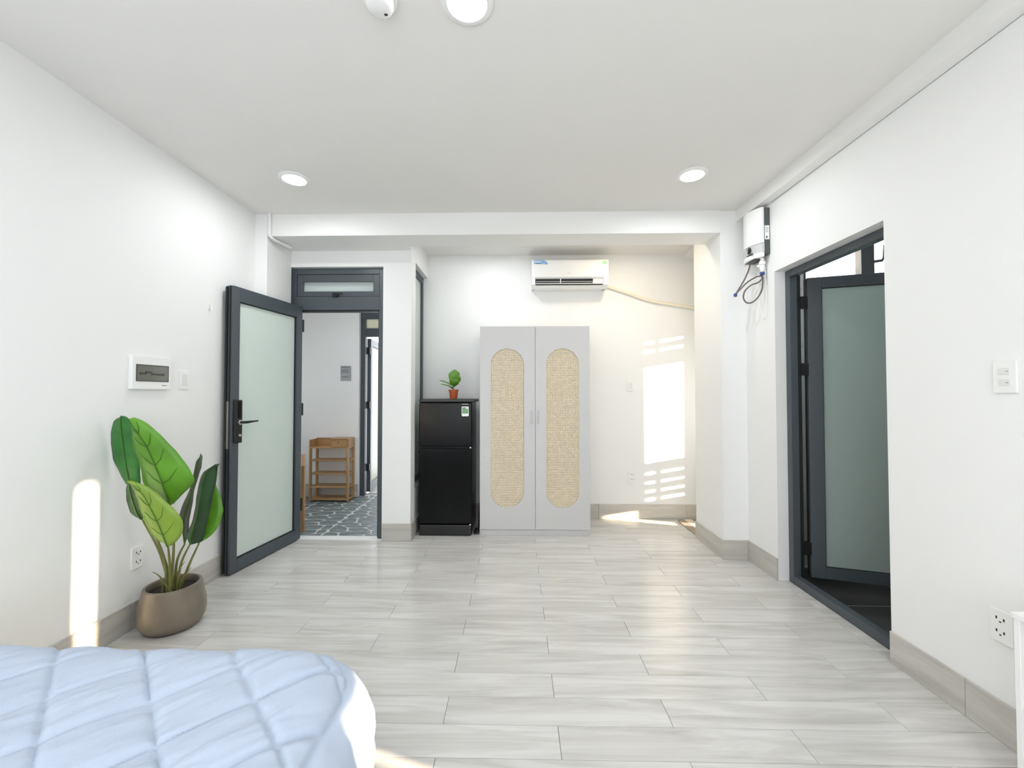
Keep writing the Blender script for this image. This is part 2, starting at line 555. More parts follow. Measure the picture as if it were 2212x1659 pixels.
for z0, z1 in ((1.72, 1.835), (1.868, 1.925), (1.958, 2.10), (2.10, 2.37), (0.05, 0.30), (0.335, 0.385), (0.415, 0.475), (0.505, 0.57), (0.60, 0.66)):
    bx(2.09, 2.11, CY0, CY1, z0, z1).build('slat', 'alu', w1)

# ---- tall frosted window beside the fridge
w2 = empty('window_2', (-1.0, 4.07, 0.43)); tag(w2, 'tall frosted window with dark frame beside the fridge', None, None, 'structure')
mb = bx(-1.035, -0.985, 3.80, YB, 0.43, 0.49).box(-1.035, -0.985, 3.80, YB, 2.45, 2.51).box(-1.035, -0.985, 3.80, 3.85, 0.49, 2.45).box(-1.035, -0.985, YB - 0.05, YB, 0.49, 2.45)
mb.build('frame', 'alu', w2, bevel=0.002)
bx(-1.015, -1.005, 3.85, YB - 0.05, 0.49, 2.45).build('pane', 'frost', w2)
bx(-0.985, -0.95, 3.80, YB, 0.425, 0.437).build('sill', 'plastic', w2)

# ================================================================== HALL behind the entrance
hall = struct('floor_hall', bx(-3.5, -1.06, 3.77, 5.6, -0.12, -0.012), 'joint', 'slate crazy paving of the hall')


def clip(poly, nx, ny, c):
    out = []
    for i in range(len(poly)):
        a, b = poly[i], poly[(i + 1) % len(poly)]
        da, db = nx * a[0] + ny * a[1] - c, nx * b[0] + ny * b[1] - c
        if da <= 0:
            out.append(a)
        if da * db < 0:
            t = da / (da - db)
            out.append((a[0] + (b[0] - a[0]) * t, a[1] + (b[1] - a[1]) * t))
    return out


rs = random.Random(3)
for tx in (-3.0, -2.4, -1.8):
    for ty in (3.5, 4.1, 4.7):
        pts = []
        while len(pts) < 15:
            q = (rs.uniform(tx, tx + 0.6), rs.uniform(ty, ty + 0.6))
            if all(((q[0] - p[0]) / 1.5) ** 2 + (q[1] - p[1]) ** 2 > 0.0085 for p in pts):
                pts.append(q)
        for p in pts:
            poly = [(tx + 0.009, max(ty + 0.009, 3.775)), (tx + 0.591, max(ty + 0.009, 3.775)), (tx + 0.591, ty + 0.591), (tx + 0.009, ty + 0.591)]
            for q in pts:
                if q is p:
                    continue
                nx, ny = (q[0] - p[0]) / 2.25, q[1] - p[1]
                ln = math.hypot(nx, ny)
                nx, ny = nx / ln, ny / ln
                mx, my = (p[0] + q[0]) / 2, (p[1] + q[1]) / 2
                poly = clip(poly, nx, ny, nx * mx + ny * my - 0.0085)
                if len(poly) < 3:
                    break
            poly = clip(poly, 1, 0, -1.065) if poly else poly
            if len(poly) < 3:
                continue
            ar = sum(poly[i][0] * poly[(i + 1) % len(poly)][1] - poly[(i + 1) % len(poly)][0] * poly[i][1] for i in range(len(poly))) / 2
            if abs(ar) < 0.002:
                continue
            # soften the corners once
            sm = []
            for i in range(len(poly)):
                a, b = poly[i], poly[(i + 1) % len(poly)]
                sm += [(a[0] * 0.8 + b[0] * 0.2, a[1] * 0.8 + b[1] * 0.2), (a[0] * 0.2 + b[0] * 0.8, a[1] * 0.2 + b[1] * 0.8)]
            cx = sum(v[0] for v in sm) / len(sm); cy = sum(v[1] for v in sm) / len(sm)
            MB().prism(sm, 'z', -0.012, -0.009 + rs.uniform(-0.0008, 0.0008)).build('stone', 'stone', hall, origin=(cx, cy, -0.012))

struct('wall_hall', bx(-3.5, -1.985, 5.17, 5.27, 0, 2.75), 'wall', 'pale wall at the end of the hall')
struct('wall_hall_side', bx(-1.20, -1.06, 3.80, 7.0, 0, 0.40).box(-1.20, -1.06, 3.80, 7.0, 2.55, 2.75).box(-1.20, -1.06, 4.50, 7.0, 0.40, 2.55), 'wall', 'hall wall beyond the frosted window')
struct('ceiling_hall', bx(-3.5, -1.06, 3.77, 7.0, 2.75, 2.85), 'ceiling', 'white ceiling of the hall')
struct('wall_hall_end', bx(-3.6, -3.5, 3.65, 5.27, 0, 1.3).box(-3.6, -3.5, 3.65, 5.27, 1.6, 2.75), 'wall', 'unseen end wall of the hall with a slot narrowed to dim the sky light')  # unseen wall, its opening narrowed to cut the sky light in the hall
struct('wall_hall_near', bx(-3.5, -2.27, 3.65, 3.77, 0, 2.75), 'wall', 'hall wall continuing past the entrance')
skirting('baseboard_hall', 'x', 5.17, -3.4, -1.985, -1, 'grey tile skirting behind the wooden shoe rack', h=0.16)
struct('floor_far_room', bx(-2.7, -1.06, 5.6, 7.0, -0.12, 0.0).box(-1.985, -1.2, 5.36, 5.6, -0.012, 0.0), 'plank', 'pale floor of the room across the hall')
struct('wall_far_room', bx(-2.8, -2.7, 5.27, 7.0, 0, 2.75), 'wall', 'white wall inside the room across the hall')

# ================================================================== DOORS
def leaf_matrix(corner, direction):
    """local x runs along the leaf from its hinge, local y through its thickness, z up"""
    d = Vector((direction[0], direction[1], 0)).normalized()
    n = Vector((-d.y, d.x, 0))
    return Matrix(((d.x, n.x, 0, corner[0]), (d.y, n.y, 0, corner[1]), (0, 0, 1, 0), (0, 0, 0, 1)))


def frame_ring(x0, x1, z0, z1, wl, wr, wb, wt, y0, y1):
    return bx(x0, x0 + wl, y0, y1, z0, z1).box(x1 - wr, x1, y0, y1, z0, z1).box(x0 + wl, x1 - wr, y0, y1, z0, z0 + wb).box(x0 + wl, x1 - wr, y0, y1, z1 - wt, z1)


# --- entrance door
d1 = empty('door_1', (-1.62, 3.72, 0)); tag(d1, 'entrance door of dark aluminium with frosted glass standing open', None, None, 'structure')
fx0, fx1 = -2.043, -1.192
mb = bx(fx0, fx0 + 0.052, 3.69, 3.76, 0.004, 2.428).box(fx1 - 0.048, fx1, 3.69, 3.76, 0.004, 2.428)
mb.box(fx0 + 0.052, fx1 - 0.048, 3.69, 3.76, 2.375, 2.428).box(fx0 + 0.052, fx1 - 0.048, 3.69, 3.76, 2.05, 2.172)
mb.build('frame', 'alu', d1, bevel=0.002)
bx(fx0 + 0.052, fx1 - 0.06, 3.70, 3.75, 2.035, 2.05).build('gasket', 'alu_dark', d1)
bx(fx1 - 0.06, fx1 - 0.048, 3.715, 3.75, 0.01, 2.05).build('gasket', 'alu_dark', d1)
sash = frame_ring(fx0 + 0.055, fx1 - 0.051, 2.175, 2.372, 0.052, 0.052, 0.045, 0.062, 3.695, 3.745).build('transom_sash', 'alu', d1, bevel=0.002)
bx(fx0 + 0.107, fx1 - 0.103, 3.715, 3.722, 2.22, 2.31).build('pane', 'frost_clear', sash)
hb = bx(-1.66, -1.61, 3.67, 3.695, 2.165, 2.205).box(-1.645, -1.565, 3.66, 3.672, 2.185, 2.198)
hb.build('latch_handle', 'black', sash, bevel=0.003)
LM = leaf_matrix((-1.923, 3.668), (-0.143, -0.990))
LW, LZ0, LZ1, LT = 0.758, 0.012, 2.074, 0.060
# n = (-d.y, d.x) points to +x for this leaf, so its body lies towards negative local y
leaf = frame_ring(0, LW, LZ0, LZ1, 0.072, 0.062, 0.088, 0.105, -LT, 0).xf(LM).build('leaf', 'alu', d1, bevel=0.0025)
bx(0.072, LW - 0.062, -0.034, -0.022, LZ0 + 0.088, LZ1 - 0.105).xf(LM).build('pane', 'frost', leaf)
frame_ring(0.068, LW - 0.058, LZ0 + 0.084, LZ1 - 0.101, 0.01, 0.01, 0.01, 0.01, -0.022, -0.012).xf(LM).build('glazing_bead', 'alu_dark', leaf)
bx(LW, LW + 0.012, -LT + 0.004, -LT + 0.018, LZ0 + 0.01, LZ1 - 0.01).box(LW, LW + 0.006, -0.026, -0.020, LZ0, LZ1).xf(LM).build('edge_gasket', 'alu_dark', leaf)
bx(LW + 0.001, LW + 0.006, -0.044, -0.020, 0.90, 1.24).xf(LM).build('lock_plate', 'steel', leaf, bevel=0.001)
MB().prism(rrect(LW - 0.062, LW - 0.008, 0.94, 1.25, 0.008), 'y', 0, 0.03).xf(LM).build('lock_body', 'black', leaf, bevel=0.004)
bx(LW - 0.045, LW - 0.022, 0.029, 0.032, 1.12, 1.24).xf(LM).build('keypad', 'fridge', leaf)
MB().lathe([(0.017, 0.03), (0.017, 0.04), (0.012, 0.042)], (LW - 0.035, 0, 1.089), 18, 'y').xf(LM).build('handle_rose', 'chrome', leaf)
MB().tube([(LW - 0.035, 0.035, 1.089), (LW - 0.037, 0.062, 1.089), (LW - 0.06, 0.07, 1.089), (LW - 0.12, 0.07, 1.091), (LW - 0.165, 0.068, 1.092)], [0.009, 0.010, 0.010, 0.007, 0.006], 10).xf(LM).build('handle', 'black', leaf, smooth=True)
MB().lathe([(0.011, 0.03), (0.010, 0.042), (0.006, 0.046)], (LW - 0.035, 0, 0.995), 14, 'y').xf(LM).build('thumb_turn', 'steel', leaf, smooth=True)
MB().tube([(LW - 0.035, -LT, 1.089), (LW - 0.037, -LT - 0.028, 1.089), (LW - 0.06, -LT - 0.034, 1.089), (LW - 0.15, -LT - 0.03, 1.09)], [0.009, 0.010, 0.009, 0.006], 10).xf(LM).build('handle', 'black', leaf, smooth=True)
for z in (0.25, 1.1, 1.85):
    MB().lathe([(0.009, 0), (0.009, 0.11)], (-1.925, 3.682, z), 12).build('hinge', 'alu_dark', d1)

# --- bathroom door
d2 = empty('door_2', (1.92, 2.5, 0)); tag(d2, 'bathroom door of dark aluminium with teal frosted glass opened inwards', None, None, 'structure')
F0, F1 = 1.888, 1.938
mb = bx(F0, F1, DY0, DY0 + 0.05, 0, DZ - 0.002).box(F0, F1, DY1 - 0.05, DY1, 0, DZ - 0.002)
mb.box(F0, F1, DY0 + 0.05, DY1 - 0.05, DZ - 0.05, DZ - 0.002).box(F0, F1, DY0 + 0.05, DY1 - 0.05, 0, 0.052)
mb.build('frame', 'alu', d2, bevel=0.003)
bx(F1, F1 + 0.022, DY1 - 0.05, DY1 - 0.02, 0.0, 2.12).box(F1, F1 + 0.012, DY0 + 0.02, DY1 - 0.02, 2.112, 2.13).build('stop', 'alu_dark', d2)
BM = leaf_matrix((1.998, 2.872), (0.955, -0.297))
# the camera-facing side is local -y here
lf = frame_ring(0, 0.75, 0.052, 2.092, 0.085, 0.085, 0.075, 0.075, 0, 0.05).xf(BM).build('leaf', 'alu', d2, bevel=0.003)
bx(0.085, 0.665, 0.02, 0.028, 0.127, 2.017).xf(BM).build('pane', 'frost_dark', lf)
frame_ring(0.081, 0.669, 0.123, 2.021, 0.008, 0.008, 0.008, 0.008, 0.008, 0.02).xf(BM).build('glazing_bead', 'alu_dark', lf)
bx(-0.008, 0.0, 0.005, 0.045, 0.06, 2.085).xf(BM).build('edge_gasket', 'alu_dark', lf)
for z in (0.20, 1.42, 1.88):
    bx(1.955, 2.000, 2.868, 2.90, z, z + 0.085).build('hinge', 'black', d2, bevel=0.004)
for z in (0.13, 0.80, 1.62, 2.02):
    MB().lathe([(0.004, 0), (0.003, -0.003)], (1.97, DY1 - 0.046, z), 10, 'y').build('screw', 'chrome', d2)

# --- bathroom shell
struct('wall_bath_far', bx(1.94, 2.2, 3.2, 3.3, -0.1, 2.75).box(3.2, 3.4, 3.2, 3.3, -0.1, 2.75).box(2.2, 3.2, 3.2, 3.3, -0.1, 1.75).box(2.2, 3.2, 3.2, 3.3, 2.62, 2.75), 'wall', 'white bathroom wall with a high window')
struct('wall_bath_side', bx(3.3, 3.4, 1.4, 3.2, -0.1, 2.75), 'wall', 'white bathroom side wall')
struct('wall_bath_near', bx(1.94, 3.3, 1.4, 1.5, -0.1, 2.75), 'wall', 'white bathroom end wall')
struct('ceiling_bath', bx(1.94, 3.4, 1.4, 3.3, 2.75, 2.85), 'ceiling', 'white bathroom ceiling')
fb = struct('floor_bath', bx(1.94, 3.3, 1.5, 3.2, -0.12, -0.022), 'joint', 'dark tiled bathroom floor')
for tx in (1.94, 2.54, 3.14):
    for ty in (1.5, 2.04, 2.64):
        x1, y1 = min(tx + 0.6, 3.3), {1.5: 2.04, 2.04: 2.64, 2.64: 3.2}[ty]
        bx(tx + 0.0035, x1 - 0.0035, ty + 0.0035, y1 - 0.0035, -0.022, -0.019).build('tile', 'tile_dark', fb, bevel=0.001, seg=1, origin=(tx + 0.3, ty + 0.3, -0.02))
w5 = empty('window_5', (2.7, 3.25, 1.75)); tag(w5, 'bright bathroom window with dark mullion above the open door', None, None, 'structure')
frame_ring(2.2, 3.2, 1.75, 2.62, 0.04, 0.04, 0.04, 0.04, 3.23, 3.28).box(2.655, 2.755, 3.22, 3.28, 1.79, 2.58).build('frame', 'alu', w5, bevel=0.002)
MB().tube([(2.750, 3.215, 2.31), (2.785, 3.19, 2.31), (2.795, 3.185, 2.33), (2.799, 3.185, 2.43)], [0.012, 0.012, 0.009, 0.006], 8).build('latch_handle', 'alu', w5, smooth=True)

# --- door across the hall
d4 = empty('door_3', (-1.6, 5.3, 0)); tag(d4, 'dark framed glass door standing open across the hall', None, None, 'structure')
mb = bx(-1.983, -1.925, 5.22, 5.29, 0, 2.75).box(-1.20, -1.15, 5.22, 5.29, 0, 2.75)
mb.box(-1.925, -1.20, 5.22, 5.29, 2.245, 2.75).box(-1.925, -1.20, 5.22, 5.29, 2.02, 2.125)
mb.build('frame', 'alu', d4, bevel=0.003)
bx(-1.925, -1.20, 5.25, 5.257, 2.125, 2.245).build('transom_pane', 'frost_warm', d4)
HM = leaf_matrix((-1.90, 5.36), (-0.10, 0.995))
l4 = frame_ring(0, 0.75, 0.02, 2.01, 0.075, 0.07, 0.10, 0.09, 0, 0.05).xf(HM).build('leaf', 'alu', d4, bevel=0.003)
bx(0.075, 0.68, 0.02, 0.028, 0.12, 1.92).xf(HM).build('pane', 'frost_warm', l4)
for z in (0.30, 1.10, 1.80):
    bx(-1.935, -1.895, 5.30, 5.36, z, z + 0.09).build('hinge', 'alu_dark', d4)

# ================================================================== CEILING FITTINGS
def downlight(loc, label, power=1.0, color=(0.95, 0.98, 1.0)):
    t = thing('downlight', label, 'downlight', loc, 'round ceiling downlights')
    x, y, z = loc
    MB().lathe([(0.072, 0), (0.098, 0), (0.098, -0.004), (0.092, -0.009), (0.074, -0.010), (0.072, -0.006), (0.072, 0)], loc, 36, caps=False).build('trim_ring', 'plastic', t, smooth=True)
    MB().lathe([(0.0715, -0.006), (0.0715, -0.002)], loc, 20).build('diffuser', 'lamp', t)
    ld_ = bpy.data.lights.new('downlight_bulb', 'AREA')
    ld_.shape = 'DISK'; ld_.size = 0.142; ld_.energy = DOWNLIGHT * 0.0505 * power; ld_.color = color
    lo_ = bpy.data.objects.new('downlight_bulb', ld_); COL.objects.link(lo_); lo_.parent = t; lo_.location = (0, 0, -0.0065)
    WORLD[lo_.name] = Vector(loc)
    return t


p0 = downlight((-1.503, 2.74, ZC), 'lit round downlight above the open entrance door')
for loc, lab in (((1.165, 2.74, ZC), 'lit round downlight near the water heater'), ((-0.183, 1.50, ZC), 'lit round downlight beside the smoke detector'),
                 ((-1.503, 0.30, ZC), 'lit round downlight over the bed behind the viewer'), ((1.165, 0.30, ZC), 'lit round downlight by the side window behind the viewer')):
    c = copy_tree(p0, None, Vector(loc) - Vector((-1.503, 2.74, ZC)))
    c['label'] = lab

downlight((-1.62, 4.00, ZC), 'unseen hall downlight added to brighten the pane above the entrance door', 0.9)  # added lamp, lights the transom pane from behind
downlight((-0.25, 3.80, ZC), 'lit round downlight of the alcove hidden behind the beam', 0.65)
downlight((1.05, 3.68, ZC), 'unseen warm downlight added behind the beam to warm the alcove', 0.8, (1.0, 0.80, 0.55))  # added lamp out of sight, gives the alcove its warm glow
sd = thing('smoke_detector', 'white round smoke detector with a small indicator on the ceiling', 'smoke detector', (-0.50, 1.475, ZC))
MB().lathe([(0.062, 0), (0.062, -0.012), (0.056, -0.016), (0.0, -0.016)], (-0.50, 1.475, ZC), 36).build('mounting_base', 'plastic', sd, smooth=True)
MB().lathe([(0.050, -0.016), (0.050, -0.030), (0.046, -0.040), (0.036, -0.046), (0.0, -0.047)], (-0.50, 1.475, ZC), 36).build('housing', 'plastic', sd, smooth=True)
bx(-0.490, -0.478, 1.492, 1.500, ZC - 0.0475, ZC - 0.045).build('indicator', 'ink_dark', sd)
bx(-0.53, -0.49, 1.36, 1.42, ZC - 0.012, ZC).build('cable_cover', 'plastic', sd)

pipe = MB().tube(spline([(-1.995, 3.275, ZC), (-1.995, 3.275, 2.62), (-1.993, 3.277, 2.575), (-1.985, 3.31, 2.556), (-1.972, 3.38, 2.553), (-1.948, 3.50, 2.552)], 5), 0.0125, 10)
tag(pipe.build('conduit_pipe', 'plastic', None, smooth=True, origin=(-1.99, 3.3, 2.6)), 'thin white conduit bending under the beam end', 'pipe')

# ================================================================== WARDROBE
wt = thing('wardrobe', 'pale grey two-door wardrobe with rounded woven cane panels', 'wardrobe', (0.166, 3.8, 0))
WX0, WX1, WF, WB, WH = -0.338, 0.670, 3.80, 4.31, 1.914
bx(WX0, WX0 + 0.016, WF + 0.018, WB, 0, WH).build('side_panel', 'ward', wt, bevel=0.001, seg=1)
bx(WX1 - 0.016, WX1, WF + 0.018, WB, 0, WH).build('side_panel', 'ward', wt, bevel=0.001, seg=1)
bx(WX0 + 0.016, WX1 - 0.016, WF + 0.018, WB, WH - 0.016, WH).build('top_panel', 'ward', wt)
bx(WX0 + 0.016, WX1 - 0.016, WB - 0.008, WB, 0.05, WH - 0.016).build('back_panel', 'ward', wt)
bx(WX0 + 0.016, WX1 - 0.016, WF + 0.02, WB - 0.008, 0.052, 0.068).build('bottom_panel', 'ward', wt)
bx(WX0 + 0.016, WX1 - 0.016, WF + 0.012, WF + 0.028, 0, 0.05).build('plinth', 'ward', wt, bevel=0.001, seg=1)


def stadium_half(zc0, zc1, r, z):
    if z > zc1:
        return math.sqrt(max(0, r * r - (z - zc1) ** 2))
    if z < zc0:
        return math.sqrt(max(0, r * r - (z - zc0) ** 2))
    return r


def cane_door(x0, x1, c0, c1, hx):
    z0, z1 = 0.056, WH
    cz0, cz1 = 0.254, 1.709
    r = (c1 - c0) / 2
    cx = (c0 + c1) / 2
    a, b = cz0 + r, cz1 - r
    n = 14
    zs = [a - r * math.cos(math.pi / 2 * k / n) for k in range(n + 1)] + [b + r * math.sin(math.pi / 2 * k / n) for k in range(n + 1)]
    # outline of the opening, counter-clockwise, and one panel face in two halves around it
    right = [(cx + stadium_half(a, b, r, z), z) for z in zs]
    left = [(cx - stadium_half(a, b, r, z), z) for z in zs]
    polyR = [(cx, z0), (x1, z0), (x1, z1), (cx, z1), (cx, cz1)] + right[::-1][1:-1] + [(cx, cz0)]
    polyL = [(cx, z0), (cx, cz0)] + left[1:-1] + [(cx, cz1), (cx, z1), (x0, z1), (x0, z0)]
    mb = MB()
    for poly in (polyR, polyL):
        o = len(mb.v); m = len(poly)
        mb.v += [(p[0], WF, p[1]) for p in poly] + [(p[0], WF + 0.017, p[1]) for p in poly]
        mb.f += [tuple(o + i for i in range(m)), tuple(o + m + i for i in range(m))[::-1]]
        for i in range(m):
            p, q = poly[i], poly[(i + 1) % m]
            if abs(p[0] - cx) < 1e-6 and abs(q[0] - cx) < 1e-6:
                continue
            mb.f.append((o + i, o + (i + 1) % m, o + m + (i + 1) % m, o + m + i))
    d = mb.build('door', 'ward', wt)
    # woven cane: flat strips both ways, trimmed to the rounded opening
    cn = MB()
    pitch, hw = 0.0153, 0.0049
    k = 0
    x = c0 + 0.004
    while x < c1 - 0.003:
        h = math.sqrt(max(0, r * r - (x - cx) ** 2))
        cn.box(x - hw, x + hw, WF + 0.0105, WF + 0.0120, a - h, b + h)
        x += pitch
    z = cz0 + 0.006
    while z < cz1 - 0.004:
        h = stadium_half(a, b, r, z)
        if h > 0.006:
            cn.box(cx - h, cx + h, WF + 0.0088, WF + 0.0104, z - hw, z + hw)
        z += pitch
    tag(cn.build('cane_panel', 'cane', d), kind='stuff')
    bx(hx - 0.006, hx + 0.006, WF - 0.012, WF - 0.0005, 1.02, 1.14).build('handle', 'plastic_grey', d, bevel=0.003)
    return d


cane_door(WX0 + 0.001, 0.1695, -0.239, 0.067, 0.137)
cane_door(0.1725, WX1 - 0.001, 0.270, 0.570, 0.197)

# ================================================================== FRIDGE
fr = thing('refrigerator', 'glossy black two-door fridge standing beside the wardrobe', 'refrigerator', (-0.65, 3.774, 0))
FX0, FX1, FY = -0.893, -0.408, 3.774
bx(FX0 + 0.004, FX1 - 0.004, FY + 0.055, 4.22, 0.012, 1.215).build('body', 'fridge', fr, bevel=0.006)
bx(FX0 - 0.002, -0.385, FY + 0.004, 4.22, 1.215, 1.245).build('top_cover', 'black', fr, bevel=0.008)
fd = bx(FX0, FX1, FY, FY + 0.052, 0.812, 1.213).build('freezer_door', 'fridge', fr, bevel=0.010, seg=3)
MB().prism(rrect(-0.502, -0.437, 1.088, 1.177, 0.008), 'y', FY - 0.0012, FY + 0.001).build('energy_sticker', 'plastic', fd)
MB().prism(rrect(-0.497, -0.442, 1.112, 1.170, 0.004), 'y', FY - 0.0018, FY + 0.001).build('sticker_print', 'sticker_sage', fd)
bx(-0.463, -0.445, FY - 0.0022, FY, 1.156, 1.168).build('sticker_tag', 'plastic', fd)
bx(-0.500, -0.440, FY - 0.0014, FY, 1.196, 1.201).build('nameplate', 'plastic_grey', fd)
ld = bx(FX0, FX1, FY, FY + 0.052, 0.112, 0.790).build('fridge_door', 'fridge', fr, bevel=0.010, seg=3)
bx(FX0 + 0.01, FX1 - 0.006, FY + 0.012, FY + 0.05, 0.790, 0.812).build('door_gap_strip', 'fridge', fr)
bx(FX1 - 0.020, FX1 - 0.006, FY - 0.003, FY + 0.02, 0.794, 0.808).build('hinge_cap', 'chrome', fr, bevel=0.002)
bx(FX0 + 0.004, FX1 - 0.004, FY + 0.006, FY + 0.06, 0.0, 0.100).build('kick_plate', 'black', fr, bevel=0.012)
bx(FX1 - 0.022, FX1 - 0.006, FY - 0.002, FY + 0.02, 0.100, 0.110).build('hinge_cap', 'chrome', fr, bevel=0.002)
cord = MB().tube(spline([(-0.372, 4.25, 0.28), (-0.372, 4.15, 0.12), (-0.366, 4.02, 0.02), (-0.362, 3.90, 0.012), (-0.376, 3.83, 0.012), (-0.394, 3.86, 0.014), (-0.380, 3.93, 0.016), (-0.356, 3.88, 0.02), (-0.362, 3.83, 0.028), (-0.386, 3.85, 0.03), (-0.378, 3.91, 0.032), (-0.360, 3.86, 0.04)], 6), 0.0055, 8)
tag(cord.build('power_cord', 'black', None, smooth=True, origin=(-0.375, 3.9, 0)), 'coiled black power cord between the fridge and wardrobe', 'cord')

# small fiddle-leaf plant on the fridge
sp = thing('small_potted_plant', 'small green plant in a terracotta pot on the fridge top', 'potted plant', (-0.603, 3.95, 1.245))
PC = (-0.603, 3.95, 1.245)
MB().lathe([(0.0, 0.0), (0.034, 0.0), (0.044, 0.074), (0.049, 0.074), (0.050, 0.088), (0.044, 0.088), (0.042, 0.076), (0.0, 0.076)], PC, 24).build('pot', 'terra', sp, smooth=True)
MB().lathe([(0.0, 0.082), (0.042, 0.080), (0.042, 0.075), (0.0, 0.075)], PC, 18).build('soil', 'soil', sp)
MB().tube(spline([(-0.603, 3.95, 1.32), (-0.607, 3.95, 1.36), (-0.60, 3.948, 1.40)], 5), 0.006, 8).build('stem', 'stem', sp, smooth=True)


def paddle(name, m, parent, base, tip, side, wid, bend, prof=(0.0, 0.45, 0.75, 0.86, 0.95, 1.0, 0.86, 0.5, 0.05), thick=0.0015):
    """rounded leaf from base to tip, side = unit vector across, bend = sag vector at mid length"""
    base, tip, side, bend = Vector(base), Vector(tip), Vector(side).normalized(), Vector(bend)
    v, f = [], []
    n = len(prof)
    nrm = (tip - base).cross(side).normalized()
    for i in range(n):
        t = i / (n - 1)
        c = base.lerp(tip, t) + bend * (4 * t * (1 - t))
        for s in (-1, -0.5, 0, 0.5, 1):
            v.append(tuple(c + side * (s * wid * prof[i]) + nrm * (abs(s) * 0.18 * wid)))
    for i in range(n - 1):
        for k in range(4):
            a = i * 5 + k
            f.append((a, a + 1, a + 6, a + 5))
    mb = MB(); mb.v, mb.f = v, f
    o = mb.build(name, m, parent, smooth=True)
    sd_ = o.modifiers.new('thickness', 'SOLIDIFY'); sd_.thickness = thick
    ss = o.modifiers.new('smooth', 'SUBSURF'); ss.levels = 1; ss.render_levels = 2
    return o


paddle('leaf', 'fiddle', sp, (-0.600, 3.945, 1.395), (-0.592, 3.93, 1.525), (1, 0.1, 0.05), 0.058, (0, -0.012, 0))
paddle('leaf', 'fiddle', sp, (-0.603, 3.95, 1.36), (-0.585, 3.90, 1.435), (1, 0.2, -0.15), 0.05, (0, -0.01, 0))
paddle('leaf', 'fiddle', sp, (-0.605, 3.95, 1.37), (-0.735, 3.93, 1.425), (0.1, 1, 0.15), 0.035, (0, 0, 0.01))
paddle('leaf', 'fiddle', sp, (-0.607, 3.95, 1.355), (-0.715, 3.90, 1.385), (0.2, 1, 0.1), 0.032, (0, 0, 0.008))
paddle('leaf', 'fiddle', sp, (-0.60, 3.95, 1.375), (-0.535, 3.94, 1.455), (0.5, 0.9, -0.3), 0.03, (0.01, 0, -0.004))
paddle('leaf', 'fiddle', sp, (-0.60, 3.945, 1.35), (-0.54, 3.90, 1.385), (0.3, 0.9, 0), 0.024, (0, 0, 0.006))
paddle('leaf', 'fiddle', sp, (-0.605, 3.945, 1.335), (-0.64, 3.89, 1.35), (0.8, -0.5, 0), 0.02, (0, 0, 0.004))

# ================================================================== AIR CONDITIONER
ac = thing('air_conditioner', 'white wall-mounted air conditioner above the wardrobe', 'air conditioner', (0.54, YB, 2.37))
AX0, AX1 = 0.154, 0.922
prof = [(YB, 2.375), (YB, 2.648), (4.155, 2.648), (4.132, 2.640), (4.125, 2.62), (4.122, 2.48), (4.128, 2.455)]
body = [(YB, 2.375), (YB, 2.648), (4.16, 2.648), (4.14, 2.638), (4.134, 2.455), (4.150, 2.452), (4.172, 2.395), (4.158, 2.385), (4.185, 2.368), (4.24, 2.362)]
MB().prism(body, 'x', AX0 + 0.004, AX1 - 0.004).build('body', 'plastic', ac, bevel=0.003)
cap = [(YB, 2.375), (YB, 2.648), (4.16, 2.648), (4.138, 2.638), (4.132, 2.455), (4.152, 2.390), (4.185, 2.366), (4.24, 2.362)]
MB().prism(cap, 'x', AX0, AX0 + 0.034).build('end_cap', 'plastic', ac, bevel=0.003)
MB().prism(cap, 'x', AX1 - 0.05, AX1).build('end_cap', 'plastic', ac, bevel=0.003)
fp = [(4.142, 2.638), (4.128, 2.632), (4.121, 2.60), (4.119, 2.49), (4.126, 2.462), (4.142, 2.462)]
panel = MB().prism(fp, 'x', AX0 + 0.006, AX1 - 0.006).build('front_panel', 'plastic', ac, bevel=0.002)
MB().prism([(4.152, 2.450), (4.148, 2.446), (4.166, 2.398), (4.172, 2.400)], 'x', AX0 + 0.036, AX1 - 0.155).build('air_outlet', 'black', ac)
MB().prism([(4.147, 2.423), (4.141, 2.421), (4.142, 2.416), (4.150, 2.418)], 'x', AX0 + 0.038, AX1 - 0.155).build('louvre', 'plastic_grey', ac)
MB().prism([(4.160, 2.406), (4.145, 2.404), (4.147, 2.398), (4.162, 2.398)], 'x', AX0 + 0.036, AX1 - 0.052).build('louvre', 'plastic', ac)
MB().prism([(4.166, 2.396), (4.152, 2.394), (4.154, 2.388), (4.168, 2.388)], 'x', AX0 + 0.036, AX1 - 0.060).build('outlet_shadow_gap', 'black', ac)
bx(0.438, 0.446, 4.139, 4.15, 2.405, 2.452).build('louvre_support', 'plastic', ac)
# printed stickers: blue wave badge and green label
badge = [(0.176, 2.630), (0.270, 2.630), (0.296, 2.618), (0.312, 2.588), (0.176, 2.592)]
MB().prism(badge, 'y', 4.1165, 4.119).build('blue_sticker', 'sticker_blue', panel)
bx(0.180, 0.245, 4.1155, 4.117, 2.606, 2.614).build('sticker_print', 'plastic', panel)
for a, b in ((0.192, 0.205), (0.211, 0.224), (0.230, 0.242)):
    bx(a, b, 4.1155, 4.117, 2.594, 2.601).build('sticker_print', 'sticker_navy', panel)
bx(0.292, 0.309, 4.1155, 4.117, 2.589, 2.594).build('sticker_print', 'sticker_navy', panel)
bx(0.858, 0.900, 4.1165, 4.119, 2.588, 2.618).build('green_sticker', 'sticker_green', panel, bevel=0.0008)
bx(0.512, 0.538, 4.116, 4.119, 2.494, 2.498).build('nameplate', 'plastic_grey', panel)

